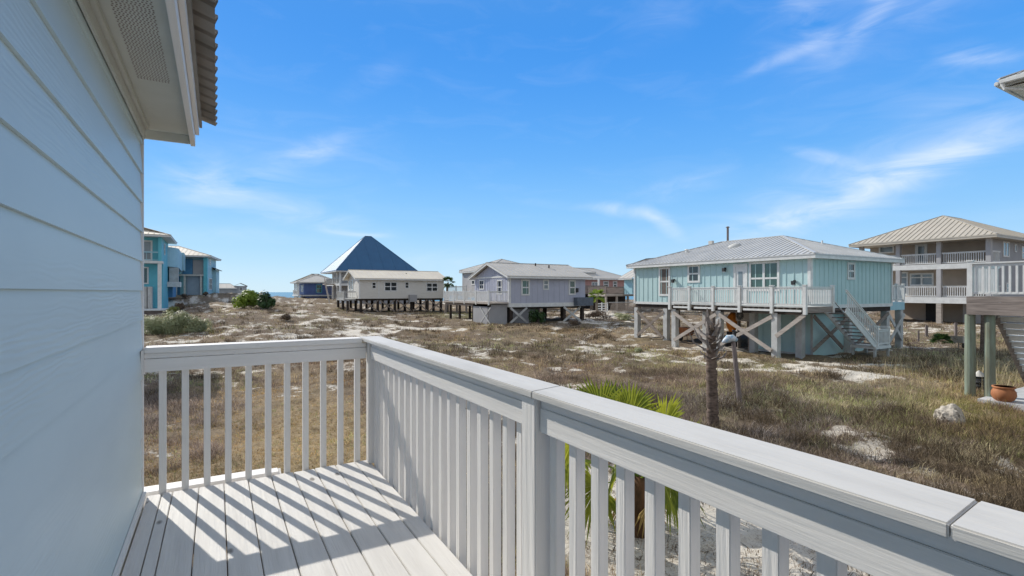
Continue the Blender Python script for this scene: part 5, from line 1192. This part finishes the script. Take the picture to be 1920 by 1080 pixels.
def dead_palm():
    X, Y = G(1336, 12.5); g = gzs(X, Y); t = thing('dead_palm', 'dead palm trunk topped with split grey leaf bases in front of the teal house', 'tree', (X, Y, g)); rg = random.Random(12)
    zt = CZ-(668-547)/960*12.5
    pts = []; rad = []
    for i in range(26): f = i/25; pts.append((X+.02-.07*f+.012*math.sin(i*1.7), Y+.01*math.cos(i*2.1), g-.15+(zt-g+.15)*f)); rad.append(.145-.025*f+.008*math.sin(i*2.9))
    MB().tube(pts, rad, 18).build('trunk', 'barkgrey', t, smooth=True)
    core = MB(); z2 = CZ-(615-547)/960*12.5; core.tube([(X-.05, Y, zt-.05), (X-.03, Y, (zt+z2)/2), (X, Y, z2+.12)], [.13, .10, .05], 12); core.build('core', 'barkgrey', t)
    rgt = Vector((CY, -SY, 0)); fw = Vector((SY, CY, 0))
    for i in range(34):
        f = (i+.5)/34; a = i*2.399; zb = zt-.12+(z2-zt+.22)*f; d = rgt*math.cos(a)+fw*math.sin(a)
        base = Vector((X-.05+.05*f, Y, zb))+d*.09; L = rg.uniform(.10, .40); out = rg.uniform(.08, .36)*(1.1-.5*f)
        if i in (9, 14): L, out = .40, .42
        tip = base+d*out+Vector((0, 0, L)); mid = base+d*out*.75+Vector((0, 0, L*.45)); s = d.cross(Vector((0,0,1))).normalized()
        mb = MB(); n = 0; w0 = rg.uniform(.04, .07)
        for (p, w, th) in ((base, w0, .03), (mid, w0*.65, .02), (tip, .012, .008)):
            mb.v += [tuple(p-s*w-d*th), tuple(p+s*w-d*th), tuple(p+s*w+d*th), tuple(p-s*w+d*th)]
        mb.f += [(0,3,2,1),(8,9,10,11)]+[(k*4+i_, k*4+(i_+1) % 4, k*4+4+(i_+1) % 4, k*4+4+i_) for k in (0, 1) for i_ in range(4)]
        mb.build('leaf_base', 'boot', t)
dead_palm()
def wood_post():
    a = Vector(G(1388, 15.0)+(0,)); a.z = gzs(a.x, a.y)-.2; b = Vector(G(1375, 15.0)+(CZ-(640-547)/960*15,))
    t = thing('wooden_post', 'leaning grey wooden post standing right of the dead palm trunk', 'post', (a.x, a.y, a.z+.2))
    MB().tube([a, a+(b-a)*.4+Vector((.01,0,0)), b], [.075, .068, .06], 10).build('shaft', 'post', t)
    f = thing('lamp_fitting', 'worn white and blue hooded fitting fixed on top of the leaning post', 'lamp', tuple(b)); rgt = Vector((CY, -SY, 0))
    mb = MB(); pts = [b+rgt*.10+Vector((0,0,.03)), b-rgt*.02+Vector((0,0,.10)), b-rgt*.14+Vector((0,0,.08)), b-rgt*.26+Vector((0,0,-.0)), b-rgt*.32-Vector((0,0,.02))]
    mb.tube(pts, [.06, .11, .12, .07, .03], 12); mb.build('hood', 'plast', f, smooth=True)
    MB().tube([b+rgt*.02+Vector((0,0,.14)), b+rgt*.04+Vector((0,0,.28)), b-rgt*.03+Vector((0,0,.33))], [.05, .06, .02], 8).build('sensor', 'black', f)
    MB().tube([b+rgt*.12+Vector((0,0,.02)), b+rgt*.14+Vector((0,0,.14))], [.05, .04], 8).build('bracket', 'black', f)
wood_post()
def small_bits():
    grp = 'wooden fence posts right of the teal house'
    for (px, pt, Y, r, lb) in ((1737, 610, 36, .11, 'thick short wooden fence post left of the low palmetto'), (1722, 620, 34, .06, 'thin leaning fence post nearest the teal house platform'), (1792, 605, 36, .10, 'pale wooden fence post right of the low palmetto')):
        X, Yy = G(px, Y); g = gzs(X, Yy); zt = CZ-(pt-547)/960*Y
        lone(MB().tube([(X, Yy, g-.2), (X+.03, Yy, zt)], [r, r*.9], 8), 'fence_post', 'post', lb, 'post', (X, Yy, g), grp)
    X, Y = G(1846, 26); g = gzs(X, Y); t = thing('dead_palm', 'bare dead trunk with stubby top seen between the green pilings', 'tree', (X, Y, g))
    MB().tube([(X, Y, g-.2), (X-.03, Y, g+1.2), (X, Y, g+2.7)], [.20, .16, .13], 10).build('trunk', 'barkgrey', t)
    b = MB(); rg = random.Random(3)
    for i in range(12): a = rg.uniform(0, 6.28); z = g+rg.uniform(1.9, 2.8); b.tube([(X, Y, z), (X+.35*math.cos(a), Y+.35*math.sin(a), z+.35)], [.04, .015], 5)
    b.build('leaf_bases', 'boot', t)
    X, Y = G(1800, 29); g = gzs(X, Y); t = thing('wheelbarrow', 'grey wheelbarrow parked in the grass left of the green pilings', 'wheelbarrow', (X, Y, g))
    b = MB(); b.v = [(X-.5,Y-.3,g+.75),(X+.5,Y-.3,g+.62),(X+.5,Y+.3,g+.62),(X-.5,Y+.3,g+.75),(X-.25,Y-.2,g+.35),(X+.25,Y-.2,g+.33),(X+.25,Y+.2,g+.33),(X-.25,Y+.2,g+.35)]; b.f = [(0,1,5,4),(1,2,6,5),(2,3,7,6),(3,0,4,7),(4,5,6,7)]; b.build('tray', 'metalgrey', t)
    MB().tube([(X+.55, Y-.05, g+.2), (X+.55, Y+.05, g+.2)], .2, 14).build('wheel', 'black', t); MB().tube([(X-.9, Y, g+.7), (X+.55, Y, g+.22)], .025, 6).tube([(X-.2, Y, g), (X-.2, Y, g+.35)], .025, 6).build('frame', 'wood', t)
    # tall thin grass stalks at the right
    rg = np.random.default_rng(77); n = 170; px = rg.uniform(1660, 1925, n); Y = rg.uniform(15, 27, n); P = np.array([G(a, b) for a, b in zip(px, Y)]); ok = ~((P[:,0] > 19.7) & (P[:,1] < 6.4)); P = P[ok]; n = len(P); z = gz(P[:,0], P[:,1])
    blades('tall_grass', np.column_stack([P, z]), rg.uniform(.35, .95, n), np.full(n, .011), np.tile([[.50,.42,.26]], (n, 1)), .35, 6, np.full(n, .22), 'tall_grass_blades', 78, 'tall tan grass stalks standing around the green pilings and fence posts', 'grass')
small_bits()
